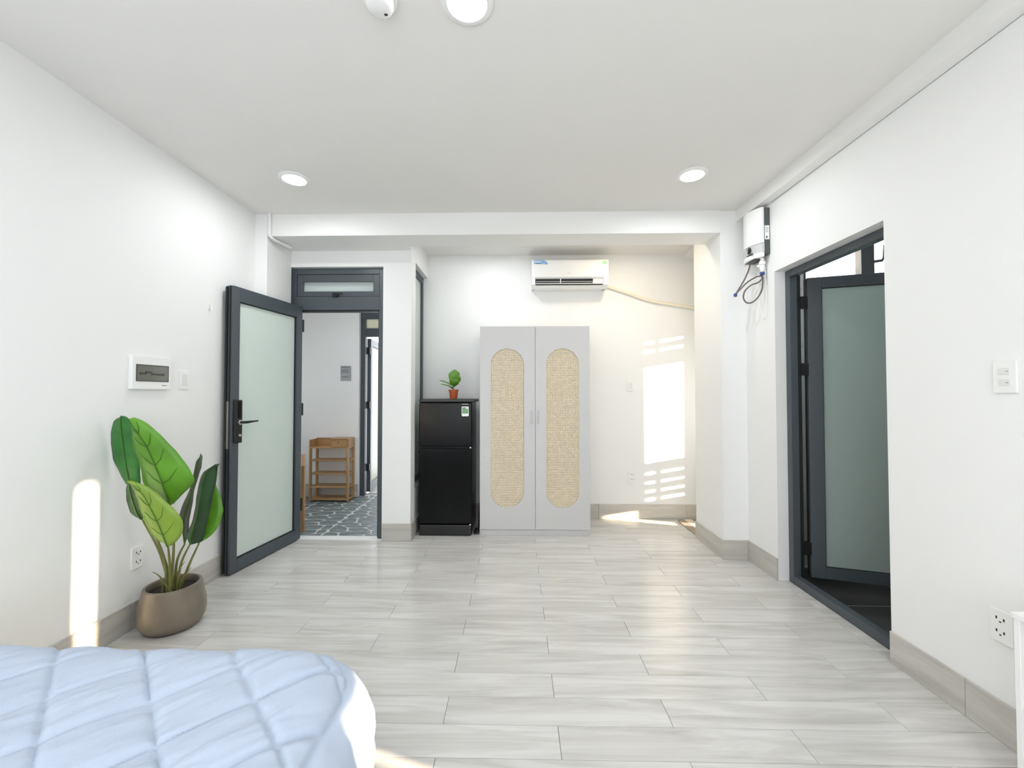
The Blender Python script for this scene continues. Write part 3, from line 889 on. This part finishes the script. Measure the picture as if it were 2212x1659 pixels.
pc = MB().tube(spline([(0.915, 4.322, 2.418), (0.98, 4.322, 2.402), (1.15, 4.322, 2.345), (1.37, 4.322, 2.268), (1.62, 4.322, 2.222), (2.049, 4.322, 2.150)], 6), 0.0165, 8, flat=1.0)
tag(pc.build('refrigerant_pipe', 'cream', None, smooth=True, origin=(1.4, 4.32, 2.28)), 'cream wrapped pipe sloping from the air conditioner across the wall', 'pipe')

# ================================================================== WATER HEATER
wh = thing('water_heater', 'white electric water heater with charcoal side mounted over the bathroom door', 'water heater', (XR, 3.07, 2.27))
y0, y1, z0, z1 = 2.975, 3.205, 2.275, 2.632
bx(1.772, XR, y0, y1, z0 + 0.02, z1).build('back_shell', 'heater_dark', wh, bevel=0.006)
NS = 10
sec = []
for k in range(NS + 1):
    t = k / NS
    sec.append((1.772 - 0.062 * math.sin(math.pi * (0.10 + 0.80 * t)), y0 - 0.002 + (y1 - y0 + 0.004) * t))
poly = [(1.774, y0 - 0.002)] + sec + [(1.774, y1 + 0.002)]
MB().prism(poly, 'z', 2.375, z1 + 0.004).build('front_cover', 'plastic', wh, bevel=0.006)
MB().prism([(p[0] + 0.003 if 0 < i < len(poly) - 1 else p[0], p[1]) for i, p in enumerate(poly)], 'z', z0 + 0.035, 2.374).build('control_panel', 'plastic_grey', wh, bevel=0.003)
MB().prism(poly, 'z', z0, z0 + 0.036).build('bottom_cover', 'plastic', wh, bevel=0.006)
kx = 1.713
MB().lathe([(0.023, 0), (0.023, -0.006), (0.018, -0.010), (0.0, -0.010)], (kx, 3.06, 2.345), 20, 'x').build('dial', 'black', wh, smooth=True)
bx(kx - 0.018, kx - 0.008, 3.056, 3.064, 2.328, 2.362).build('dial_grip', 'chrome', wh, bevel=0.002)
bx(kx - 0.004, kx + 0.004, 3.02, 3.09, 2.308, 2.314).build('indicator_slot', 'black', wh)
bx(1.777, 1.808, y0 - 0.0025, y0 + 0.001, 2.40, 2.50).build('rating_label', 'plastic', wh)
for z in (2.48, 2.466, 2.452):
    bx(1.781, 1.802, y0 - 0.0032, y0, z, z + 0.003).build('label_print', 'ink', wh)
bx(1.783, 1.795, y0 - 0.0032, y0, 2.408, 2.424).build('label_print', 'ink', wh)
bx(1.73, 1.80, 3.02, 3.15, z0 - 0.004, z0 + 0.004).build('underside_slot', 'black', wh)
# inlet valve
MB().lathe([(0.014, 0), (0.014, -0.02), (0.020, -0.022), (0.022, -0.045), (0.015, -0.05), (0.019, -0.07), (0.012, -0.09), (0.010, -0.10)], (1.782, 3.02, z0 + 0.002), 16).build('inlet_valve', 'plastic', wh, smooth=True)
MB().tube([(1.782, 3.02, 2.232), (1.765, 3.045, 2.224)], [0.014, 0.012], 10).build('inlet_valve_body', 'plastic', wh, smooth=True)
MB().lathe([(0.012, 0), (0.017, -0.004), (0.017, -0.018), (0.012, -0.022)], (1.782, 3.02, 2.178), 12).build('hose_collar', 'blue', wh, smooth=True)
h1 = MB().tube(spline([(1.742, 3.10, 2.264), (1.738, 3.115, 2.225), (1.722, 3.135, 2.165), (1.690, 3.15, 2.10), (1.655, 3.15, 2.045)], 6), 0.0055, 8)
h2 = MB().tube(spline([(1.655, 3.148, 2.045), (1.69, 3.14, 2.085), (1.73, 3.12, 2.13), (1.765, 3.07, 2.155), (1.782, 3.03, 2.150), (1.782, 3.03, 2.125), (1.765, 3.05, 2.108), (1.735, 3.08, 2.098),
                       (1.700, 3.10, 2.06), (1.688, 3.10, 2.01), (1.702, 3.09, 1.972), (1.73, 3.07, 1.966), (1.762, 3.05, 1.995), (1.782, 3.03, 2.05), (1.786, 3.02, 2.12), (1.782, 3.02, 2.162)], 6), 0.0055, 8)
h1.build('hose', 'hose', wh, smooth=True)
h2.build('hose', 'hose', wh, smooth=True)
MB().lathe([(0.011, 0.012), (0.013, 0.0), (0.010, -0.012)], (1.655, 3.149, 2.040), 10).build('coupling', 'blue', wh, smooth=True)
wire = MB().tube(spline([(1.796, 3.01, 2.20), (1.798, 3.005, 2.05), (1.803, 3.01, 1.92), (1.806, 3.04, 1.85), (1.806, 3.08, 1.90), (1.804, 3.10, 2.05), (1.800, 3.09, 2.262)], 6), 0.002, 6)
wire.build('power_wire', 'plastic', wh, smooth=True)

# ================================================================== WALL PLATES
def plate(name, label, cat, wall, c, w, h, t=0.009, group=None):
    """rounded cover plate on a wall; returns root and a helper that maps (across, up, out) to the room"""
    x, y, z = c
    if wall == 'left':
        f = lambda a, b, o: (XL + o, y + a, z + b); loc = (XL, y, z)
    elif wall == 'right':
        f = lambda a, b, o: (XR - o, y - a, z + b); loc = (XR, y, z)
    else:
        f = lambda a, b, o: (x + a, YB - o, z + b); loc = (x, YB, z)
    root = thing(name, label, cat, loc, group)

    def add(nm, m, a0, a1, b0, b1, o0, o1, bev=0.0, r=0.0, par=None):
        poly = rrect(a0, a1, b0, b1, r, 4) if r else [(a0, b0), (a1, b0), (a1, b1), (a0, b1)]
        mb = MB(); n = len(poly)
        mb.v = [f(p[0], p[1], o0) for p in poly] + [f(p[0], p[1], o1) for p in poly]
        mb.f = [tuple(range(n)), tuple(range(n, 2 * n))[::-1]] + [(i, (i + 1) % n, n + (i + 1) % n, n + i) for i in range(n)]
        return mb.build(nm, m, par or root, bevel=bev)
    add('cover_plate', 'plastic', -w / 2, w / 2, -h / 2, h / 2, 0, t, 0.0025, 0.004)
    return root, add


# consumer unit on the left wall
cu, add = plate('breaker_panel', 'white breaker panel with a smoked window above the tall plant', 'breaker panel', 'left', (0, 2.342, 1.414), 0.254, 0.185, 0.024)
fr_ = add('window_cover', 'dark_glass', -0.103, 0.103, -0.045, 0.043, 0.024, 0.0265, 0.001)
for a0, a1, b0, b1 in ((-0.105, 0.105, 0.042, 0.046), (-0.105, 0.105, -0.048, -0.044), (-0.105, -0.102, -0.046, 0.044), (0.102, 0.106, -0.046, 0.044)):
    add('window_gasket', 'ink_dark', a0, a1, b0, b1, 0.0235, 0.0268)
add('breaker_row', 'breaker', -0.088, -0.045, -0.010, 0.002, 0.0266, 0.0272)
add('breaker_row', 'breaker', -0.052, -0.012, -0.002, 0.010, 0.0266, 0.0272)
add('breaker_row', 'breaker', -0.015, 0.075, -0.012, -0.001, 0.0266, 0.0272)
add('nameplate', 'ink', 0.062, 0.094, -0.072, -0.068, 0.024, 0.0245)
# light switch beside it
_, add = plate('light_switch', 'narrow white light switch next to the breaker panel', 'light switch', 'left', (0, 2.592, 1.384), 0.072, 0.118)
add('rocker', 'plastic_off', -0.020, 0.020, -0.034, 0.036, 0.009, 0.0115, 0.001)


def socket_face(add, ca, cb):
    add('socket_slot', 'ink_dark', ca - 0.0145, ca - 0.0095, cb - 0.002, cb + 0.008, 0.0088, 0.0096)
    add('socket_slot', 'ink_dark', ca + 0.0095, ca + 0.0145, cb - 0.003, cb + 0.007, 0.0088, 0.0096)
    add('socket_slot', 'ink_dark', ca - 0.003, ca + 0.003, cb - 0.012, cb - 0.007, 0.0088, 0.0096)


_, add = plate('wall_socket', 'white double socket low on the wall behind the tall plant', 'socket', 'left', (0, 2.285, 0.384), 0.072, 0.118)
socket_face(add, 0.004, 0.026); socket_face(add, 0.004, -0.024)
_, add = plate('light_switch', 'white two-gang light switch on the wall past the bathroom door', 'light switch', 'right', (0, 1.569, 1.361), 0.074, 0.122)
for b in (0.021, -0.021):
    add('rocker', 'plastic_off', -0.018, 0.018, b - 0.013, b + 0.011, 0.009, 0.0115, 0.001)
    add('rocker_slot', 'ink', 0.006, 0.015, b - 0.003, b - 0.001, 0.0113, 0.012)
_, add = plate('wall_socket', 'white double socket next to the white open shelf', 'socket', 'right', (0, 1.600, 0.428), 0.074, 0.120)
socket_face(add, -0.002, 0.026); socket_face(add, -0.002, -0.022)
_, add = plate('light_switch', 'small white switch on the sunlit back wall beside the wardrobe', 'light switch', 'back', (1.185, 0, 1.375), 0.068, 0.115)
add('rocker', 'plastic_off', -0.018, 0.018, -0.034, 0.034, 0.009, 0.0115, 0.001)
_, add = plate('wall_socket', 'white double socket low on the sunlit back wall', 'socket', 'back', (1.19, 0, 0.43), 0.070, 0.118)
socket_face(add, 0.006, 0.026); socket_face(add, 0.006, -0.022)

hk = thing('wall_hook', 'small white hook on the wall behind the open entrance door', 'hook', (XL, 2.80, 1.90))
bx(XL, XL + 0.004, 2.785, 2.812, 1.875, 1.925).build('hook_plate', 'plastic', hk, bevel=0.0015)
MB().tube(spline([(XL + 0.004, 2.80, 1.915), (XL + 0.016, 2.80, 1.905), (XL + 0.018, 2.80, 1.88), (XL + 0.024, 2.80, 1.868), (XL + 0.032, 2.80, 1.878)], 5), 0.0035, 8).build('hook_arm', 'plastic', hk, smooth=True)

# ================================================================== TALL POTTED PLANT
bp = thing('potted_banana_plant', 'tall broad-leaved plant in a bronze-grey planter on the floor', 'potted plant', (-1.925, 2.30, 0))
PC = (-1.925, 2.305, 0)
MB().lathe([(0.0, 0.0), (0.105, 0.0), (0.132, 0.012), (0.150, 0.045), (0.156, 0.085), (0.153, 0.13), (0.142, 0.19), (0.132, 0.232), (0.126, 0.236), (0.119, 0.234), (0.116, 0.225), (0.118, 0.19), (0.0, 0.19)], PC, 56).build('pot', 'pot', bp, smooth=True)
MB().lathe([(0.0, 0.205), (0.06, 0.203), (0.117, 0.200), (0.117, 0.192), (0.0, 0.192)], PC, 30).build('soil', 'soil', bp)

LEAVES = {
 'L1': ('leaf1', 0.02, [[(-1.905, 1.990, 1.172), (-1.897, 1.990, 1.172), (-1.890, 1.990, 1.180)], [(-1.923, 2.013, 1.128), (-1.890, 2.013, 1.128), (-1.860, 2.013, 1.159)], [(-1.938, 2.035, 1.072), (-1.879, 2.035, 1.080), (-1.816, 2.035, 1.109)], [(-1.951, 2.059, 1.014), (-1.867, 2.059, 1.026), (-1.774, 2.059, 1.046)], [(-1.941, 2.080, 0.932), (-1.853, 2.080, 0.956), (-1.728, 2.080, 0.976)], [(-1.948, 2.102, 0.880), (-1.839, 2.102, 0.876), (-1.687, 2.102, 0.889)], [(-1.955, 2.124, 0.819), (-1.833, 2.124, 0.807), (-1.689, 2.124, 0.832)], [(-1.914, 2.148, 0.761), (-1.830, 2.148, 0.737), (-1.760, 2.148, 0.772)], [(-1.845, 2.170, 0.702), (-1.839, 2.170, 0.700), (-1.832, 2.170, 0.710)]]),
 'L2': ('leaf2', 0.012, [[(-2.019, 2.070, 1.183), (-2.013, 2.070, 1.184), (-2.006, 2.070, 1.182)], [(-2.074, 2.081, 1.154), (-2.025, 2.081, 1.146), (-1.989, 2.081, 1.162)], [(-2.099, 2.093, 1.089), (-2.031, 2.093, 1.089), (-1.978, 2.093, 1.097)], [(-2.108, 2.104, 1.039), (-2.032, 2.104, 1.032), (-1.975, 2.104, 1.032)], [(-2.108, 2.116, 0.957), (-2.034, 2.116, 0.957), (-1.972, 2.116, 0.950)], [(-2.082, 2.127, 0.882), (-2.031, 2.127, 0.891), (-1.973, 2.127, 0.883)], [(-2.061, 2.139, 0.823), (-2.024, 2.139, 0.815), (-1.981, 2.139, 0.832)], [(-2.034, 2.150, 0.780), (-2.017, 2.150, 0.772), (-1.992, 2.150, 0.780)]]),
 'L3': ('leaf3', 0.01, [[(-2.034, 2.127, 0.838), (-2.021, 2.127, 0.842), (-2.004, 2.127, 0.835)], [(-2.053, 2.136, 0.791), (-2.021, 2.136, 0.784), (-1.980, 2.136, 0.799)], [(-2.058, 2.146, 0.732), (-2.012, 2.146, 0.724), (-1.967, 2.146, 0.748)], [(-2.046, 2.156, 0.668), (-2.004, 2.156, 0.672), (-1.967, 2.156, 0.697)], [(-2.021, 2.166, 0.638), (-1.995, 2.166, 0.639), (-1.971, 2.166, 0.653)], [(-2.000, 2.176, 0.632), (-1.994, 2.176, 0.630), (-1.987, 2.176, 0.634)]]),
 'L4': ('leaf4', 0.015, [[(-1.942, 2.027, 0.864), (-1.938, 2.027, 0.860), (-1.930, 2.027, 0.864)], [(-1.931, 2.041, 0.822), (-1.908, 2.041, 0.833), (-1.876, 2.041, 0.838)], [(-1.928, 2.056, 0.780), (-1.876, 2.056, 0.787), (-1.843, 2.056, 0.810)], [(-1.920, 2.070, 0.713), (-1.856, 2.070, 0.729), (-1.788, 2.070, 0.750)], [(-1.908, 2.085, 0.645), (-1.838, 2.085, 0.666), (-1.735, 2.085, 0.686)], [(-1.892, 2.099, 0.586), (-1.824, 2.099, 0.607), (-1.718, 2.099, 0.623)], [(-1.867, 2.113, 0.541), (-1.815, 2.113, 0.553), (-1.739, 2.113, 0.562)], [(-1.833, 2.128, 0.513), (-1.814, 2.128, 0.513), (-1.785, 2.128, 0.519)], [(-1.821, 2.142, 0.500), (-1.820, 2.142, 0.499), (-1.817, 2.142, 0.500)]]),
 'L5': ('leaf1', 0.015, [[(-1.816, 2.42, 0.772), (-1.806, 2.42, 0.776), (-1.796, 2.42, 0.767)], [(-1.84, 2.41, 0.719), (-1.803, 2.41, 0.719), (-1.758, 2.41, 0.715)], [(-1.85, 2.4, 0.649), (-1.808, 2.4, 0.64), (-1.729, 2.4, 0.64)], [(-1.85, 2.39, 0.579), (-1.813, 2.39, 0.57), (-1.721, 2.39, 0.593)], [(-1.846, 2.38, 0.519), (-1.818, 2.38, 0.51), (-1.74, 2.38, 0.52)], [(-1.837, 2.37, 0.469), (-1.823, 2.37, 0.469), (-1.778, 2.37, 0.469)], [(-1.829, 2.36, 0.441), (-1.824, 2.36, 0.437), (-1.817, 2.36, 0.445)]]),
 'L6': ('leaf6', 0.03, [[(-1.683, 2.28, 0.899), (-1.677, 2.28, 0.903), (-1.671, 2.28, 0.902)], [(-1.768, 2.284, 0.853), (-1.728, 2.284, 0.862), (-1.688, 2.284, 0.884)], [(-1.797, 2.289, 0.783), (-1.753, 2.289, 0.8), (-1.697, 2.289, 0.809)], [(-1.814, 2.293, 0.704), (-1.772, 2.293, 0.712), (-1.719, 2.293, 0.721)], [(-1.823, 2.297, 0.641), (-1.787, 2.297, 0.633), (-1.737, 2.297, 0.642)], [(-1.847, 2.301, 0.553), (-1.812, 2.301, 0.545), (-1.758, 2.301, 0.554)], [(-1.877, 2.306, 0.499), (-1.832, 2.306, 0.482), (-1.776, 2.306, 0.491)], [(-1.866, 2.31, 0.45), (-1.83, 2.31, 0.448), (-1.79, 2.31, 0.457)]]),
 'L7': ('leaf7', 0.008, [[(-1.856, 2.4, 0.936), (-1.852, 2.4, 0.945), (-1.849, 2.4, 0.931)], [(-1.88, 2.391, 0.896), (-1.861, 2.391, 0.887), (-1.845, 2.391, 0.878)], [(-1.886, 2.383, 0.834), (-1.872, 2.383, 0.825), (-1.851, 2.383, 0.834)], [(-1.896, 2.374, 0.754), (-1.882, 2.374, 0.736), (-1.873, 2.374, 0.736)], [(-1.929, 2.366, 0.666), (-1.901, 2.366, 0.649), (-1.878, 2.366, 0.649)], [(-1.948, 2.357, 0.588), (-1.915, 2.357, 0.571), (-1.884, 2.357, 0.589)], [(-1.933, 2.349, 0.529), (-1.907, 2.349, 0.502), (-1.885, 2.349, 0.511)], [(-1.9, 2.34, 0.479), (-1.89, 2.34, 0.443), (-1.883, 2.34, 0.47)]]),
}
for key, (lm, cup, rows) in LEAVES.items():
    cols = [spline([r[i] for r in rows], 3) for i in range(3)]
    n = len(cols[0])
    mb = MB()
    for i in range(n):
        a, m_, b = cols[0][i], cols[1][i], cols[2][i]
        rip = 0.0012 * math.sin(i * 1.9)
        for t, p, q in ((0, a, m_), (0.33, a, m_), (0.67, a, m_), (0, m_, b), (0.33, m_, b), (0.67, m_, b), (1.0, m_, b)):
            pt = p.lerp(q, t)
            fold = abs((t - 1) if p is a else t)
            mb.v.append((pt.x, pt.y + cup * (fold ** 1.5) + rip * fold, pt.z))
    for i in range(n - 1):
        for k in range(6):
            s = i * 7 + k
            mb.f.append((s, s + 1, s + 8, s + 7))
    o = mb.build('leaf', lm, bp, smooth=True)
    so = o.modifiers.new('thickness', 'SOLIDIFY'); so.thickness = 0.0018
    rib = MB()
    ctr = [p + Vector((0, -0.0022, 0)) for p in cols[1]]
    rib.tube(ctr, [0.0012 + 0.0032 * i / (n - 1) for i in range(n)], 6)
    if key in ('L1', 'L4'):
        for i in range(5, n - 5, 4):
            for side in (0, 2):
                q = cols[1][i - 3].lerp(cols[side][i - 3], 0.66); q.y += cup * 0.66 ** 1.5 - 0.003
                mid_ = cols[1][i - 1].lerp(cols[side][i - 1], 0.30); mid_.y += cup * 0.30 ** 1.5 - 0.003
                rib.tube([ctr[i], mid_, q], [0.0020, 0.0016, 0.0008], 5)
    rib.build('midrib', 'rib', o, smooth=True)
for pts in ([(-1.93, 2.19, 0.50), (-1.929, 2.25, 0.382), (-1.928, 2.27, 0.20)], [(-1.821, 2.143, 0.50), (-1.892, 2.24, 0.369), (-1.904, 2.26, 0.20)],
            [(-1.838, 2.172, 0.702), (-1.88, 2.25, 0.479), (-1.917, 2.28, 0.20)], [(-1.890, 2.34, 0.443), (-1.917, 2.32, 0.354), (-1.92, 2.31, 0.20)],
            [(-1.835, 2.31, 0.452), (-1.878, 2.3, 0.345), (-1.898, 2.3, 0.20)], [(-1.824, 2.36, 0.437), (-1.861, 2.34, 0.329), (-1.897, 2.32, 0.20)],
            [(-2.016, 2.152, 0.775), (-1.955, 2.24, 0.48), (-1.918, 2.3, 0.20)], [(-1.994, 2.178, 0.63), (-1.965, 2.26, 0.42), (-1.925, 2.29, 0.20)]):
    sp_ = spline(pts, 6)
    MB().tube(sp_, [0.0042 + 0.0042 * i / (len(sp_) - 1) for i in range(len(sp_))], 8).build('stem', 'stem', bp, smooth=True)
for pts in ([(-1.951, 2.2, 0.342), (-1.936, 2.22, 0.315), (-1.931, 2.24, 0.276), (-1.945, 2.26, 0.20)], [(-1.911, 2.2, 0.299), (-1.901, 2.22, 0.269), (-1.896, 2.24, 0.23), (-1.9, 2.25, 0.20)],
            [(-1.834, 2.32, 0.317), (-1.854, 2.31, 0.289), (-1.876, 2.3, 0.25), (-1.885, 2.3, 0.20)], [(-1.905, 2.36, 0.332), (-1.919, 2.35, 0.307), (-1.932, 2.34, 0.267), (-1.932, 2.33, 0.20)]):
    sp_ = spline(pts, 5)
    MB().tube(sp_, [0.002 + 0.006 * min(1, i / (len(sp_) - 1) * 1.6) for i in range(len(sp_))], 8, flat=0.6).build('shoot', 'stem', bp, smooth=True)

# ================================================================== BED AND COMFORTER
bed = thing('bed', 'low bed with a white mattress under the blue comforter', 'bed', (-1.37, 0.1, 0))
bx(-2.06, -0.74, -1.1, 1.02, 0.0, 0.20).build('bed_base', 'mattress', bed, bevel=0.01)
bx(-2.08, -0.70, -1.12, 1.08, 0.20, 0.462).build('mattress', 'mattress', bed, bevel=0.05, seg=3)

CX0, CY_0 = -2.09, -1.1
EX, EY, RC, RR = -0.675, 1.10, 0.10, 0.165     # inner corner, corner radius, roll-over radius
TOP = 0.508
HEM = 0.255 + 0.075


def quilt_point(u, v):
    """flat cloth coordinates to draped position"""
    qx, qy = max(0.0, u - (EX)), max(0.0, v - (EY))
    dist = math.hypot(qx, qy)
    a = max(0.0, dist - RC)
    if a <= 0 or dist < 1e-6:
        p = Vector((u, v, TOP)); nrm = Vector((0, 0, 1))
    else:
        d = Vector((qx / dist, qy / dist, 0))
        c = Vector((u - qx, v - qy, TOP)) + d * RC
        th = min(a / RR, math.pi / 2 * 0.97)
        extra = max(0.0, a - RR * math.pi / 2 * 0.97)
        p = c + d * (RR * math.sin(th)) + Vector((0, 0, -RR * (1 - math.cos(th)) - extra))
        nrm = d * math.sin(th) + Vector((0, 0, math.cos(th)))
    sa = abs((u + v - 0.12) / 0.27 - round((u + v - 0.12) / 0.27)) * 0.27
    sb = abs((u - v + 1.99) / 0.262 - round((u - v + 1.99) / 0.262)) * 0.262
    border = a > 0.11
    if border:                       # the outer band is quilted as one soft roll
        e = abs(a - 0.11)
        h = 0.020 * (1 - math.exp(-e / 0.018))
        wr_ = noise.noise(Vector((u * 9, v * 9, 3.1))) * 0.010 + noise.noise(Vector((u * 26 + v * 8, v * 14, 1.7))) * 0.006
    else:
        e = abs(a - 0.11) if a > 0 else 1.0
        sea = (1 - math.exp(-sa / 0.0075)) * (1 - math.exp(-sb / 0.0075)) * (1 - math.exp(-e / 0.009))
        h = 0.011 * sea + 0.011 * math.sqrt(max(0.0, min(1, sa / 0.135) * min(1, sb / 0.131)))
        near = math.exp(-min(sa, sb) / 0.05)
        wr_ = noise.noise(Vector(((u + v) * 5, (u - v) * 24, 0.4))) * (0.003 + 0.004 * near) + noise.noise(Vector(((u + v) * 12, (u - v) * 52, 2.4))) * 0.0022
        wr_ += noise.noise(Vector((u * 3, v * 3, 9.0))) * 0.008
        wr_ *= min(1.0, 0.25 + sea)
    return p + nrm * (h + wr_)


mb = MB()
reach = RC + HEM
us, vs = [], []
t = CX0
while t < EX + reach:
    us.append(t); t += 0.0065 if t > -1.75 else 0.02
us.append(EX + reach)
t = CY_0
while t < EY + reach:
    vs.append(t); t += 0.0065 if t > 0.7 else 0.03
vs.append(EY + reach)
nu, nv = len(us), len(vs)
for v in vs:
    for u in us:
        # trim the cloth corner to a round
        qx, qy = u - EX, v - EY
        uu, vv = u, v
        if qx > 0 and qy > 0:
            m_ = max(qx, qy); d_ = math.hypot(qx, qy)
            if d_ > 0:
                uu, vv = EX + qx * m_ / d_, EY + qy * m_ / d_
        mb.v.append(tuple(quilt_point(uu, vv)))
for j in range(nv - 1):
    for i in range(nu - 1):
        s = j * nu + i
        mb.f.append((s, s + 1, s + nu + 1, s + nu))
cf = mb.build('comforter', 'quilt', None, smooth=False, origin=(-1.3, 0.2, TOP))
cf.data.shade_smooth()
so = cf.modifiers.new('thickness', 'SOLIDIFY'); so.thickness = 0.03; so.offset = -1
tag(cf, 'pale blue diamond-quilted comforter spread over the bed', 'comforter')

# ================================================================== SHELF AT THE RIGHT EDGE
SX = 1.60
sh = thing('open_shelf', 'low white open shelf unit against the wall beside the socket', 'shelf', (1.70, 1.1, 0))
ST = 0.578
SF = 1.382
bx(SX, 1.80, SF - 0.016, SF, 0, ST).build('side_panel', 'plastic', sh, bevel=0.001, seg=1)
bx(SX, 1.80, 0.86, 0.876, 0, ST).build('side_panel', 'plastic', sh, bevel=0.001, seg=1)
bx(SX - 0.004, 1.80, 0.856, SF + 0.004, ST, ST + 0.016).build('top_board', 'plastic', sh, bevel=0.001, seg=1)
for z in (0.04, 0.30):
    bx(SX + 0.004, 1.80, 0.876, SF - 0.016, z, z + 0.016).build('shelf_board', 'plastic', sh)
bx(1.794, 1.80, 0.876, SF - 0.016, 0.056, ST).build('back_panel', 'plastic', sh)

# ================================================================== MAT IN THE ALCOVE
mt = MB().prism(rrect(1.633, 2.03, 3.80, 4.30, 0.05), 'z', 0.0005, 0.008)
tag(mt.build('floor_mat', 'mat', None, bevel=0.002, origin=(1.633, 4.05, 0)), 'brown and cream striped mat on the alcove floor', 'mat')

# ================================================================== HALL FURNITURE
rk = thing('shoe_rack', 'golden wooden shoe rack with four shelves and a small drawer in the hall', 'shoe rack', (-2.26, 5.05, 0))
RX0, RX1, RY0, RY1 = -2.498, -2.022, 4.95, 5.145
for x in (RX0, RX1 - 0.024):
    for y in (RY0, RY1 - 0.03):
        bx(x, x + 0.024, y, y + 0.03, 0.0, 0.634).build('post', 'oakz', rk, bevel=0.002)
for z in (0.012, 0.162, 0.318, 0.478):
    bx(RX0 + 0.003, RX1 - 0.003, RY0 + 0.004, RY1 - 0.004, z, z + 0.014).build('shelf_board', 'oak', rk, bevel=0.001, seg=1)
bx(RX0, RX1, RY0, RY1, 0.635, 0.648).build('tray_bottom', 'oak', rk, bevel=0.001, seg=1)
bx(RX0 + 0.0005, RX1 - 0.0005, RY1 - 0.012, RY1, 0.6485, 0.7415).build('tray_back', 'oak', rk)
bx(RX0, RX0 + 0.012, RY0, RY1 - 0.012, 0.6485, 0.735).build('tray_side', 'oakz', rk)
bx(RX1 - 0.012, RX1, RY0, RY1 - 0.012, 0.6485, 0.7415).build('tray_side', 'oakz', rk)
bx(-2.245, -2.235, RY0 + 0.006, RY1 - 0.012, 0.648, 0.742).build('divider', 'oakz', rk)
bx(-2.245, RX1 - 0.0005, RY0 + 0.002, RY1 - 0.012, 0.742, 0.752).build('drawer_top', 'oak', rk)
dr = bx(-2.232, RX1 - 0.014, RY0 + 0.002, RY0 + 0.014, 0.652, 0.738).build('drawer', 'oak', rk, bevel=0.002)
MB().prism([(-2.155, 0.705), (-2.135, 0.705), (-2.145, 0.690)], 'y', RY0 + 0.0005, RY0 + 0.004).build('finger_notch', 'ink_dark', dr)

st = thing('wooden_stand', 'light wooden stand in the hall partly hidden by the open glass door', 'stand', (-2.1, 3.95, 0))
for x, y in ((-2.038, 3.795), (-2.038, 3.885), (-2.42, 3.795), (-2.42, 3.885)):
    bx(x, x + 0.03, y, y + 0.03, -0.009, 0.62).build('leg', 'oakz', st, bevel=0.004)
bx(-2.42, -2.008, 3.79, 3.806, 0.612, 0.715).build('apron', 'oak', st, bevel=0.002)
bx(-2.42, -2.008, 3.905, 3.921, 0.612, 0.715).build('apron', 'oak', st, bevel=0.002)
bx(-2.024, -2.008, 3.806, 3.905, 0.612, 0.715).build('apron', 'oakz', st, bevel=0.002)
for z in (0.12, 0.27, 0.42):
    bx(-2.40, -2.040, 3.80, 3.91, z, z + 0.012).build('shelf_board', 'oak', st)

nt_ = thing('notice_paper', 'small grey printed notice taped to the hall wall', 'notice', (-2.15, 5.17, 1.55))
pts = []
NP = 8
mbp = MB()
for j in range(NP + 1):
    for i in range(NP + 1):
        x = -2.218 + 0.136 * i / NP
        z = 1.452 + 0.19 * j / NP
        mbp.v.append((x, 5.166 - 0.004 * (math.sin(i * 1.1) * 0.5 + 0.5) * (j / NP) - 0.002 * math.sin(j * 1.7), z))
for j in range(NP):
    for i in range(NP):
        s = j * (NP + 1) + i
        mbp.f.append((s, s + 1, s + NP + 2, s + NP + 1))
pp = mbp.build('sheet', 'paper', nt_, smooth=True)
for z, a, b in ((1.62, -2.20, -2.10), (1.585, -2.205, -2.12), (1.56, -2.20, -2.095), (1.50, -2.195, -2.11)):
    bx(a, b, 5.1575, 5.1585, z, z + 0.008).build('print_line', 'ink', nt_)
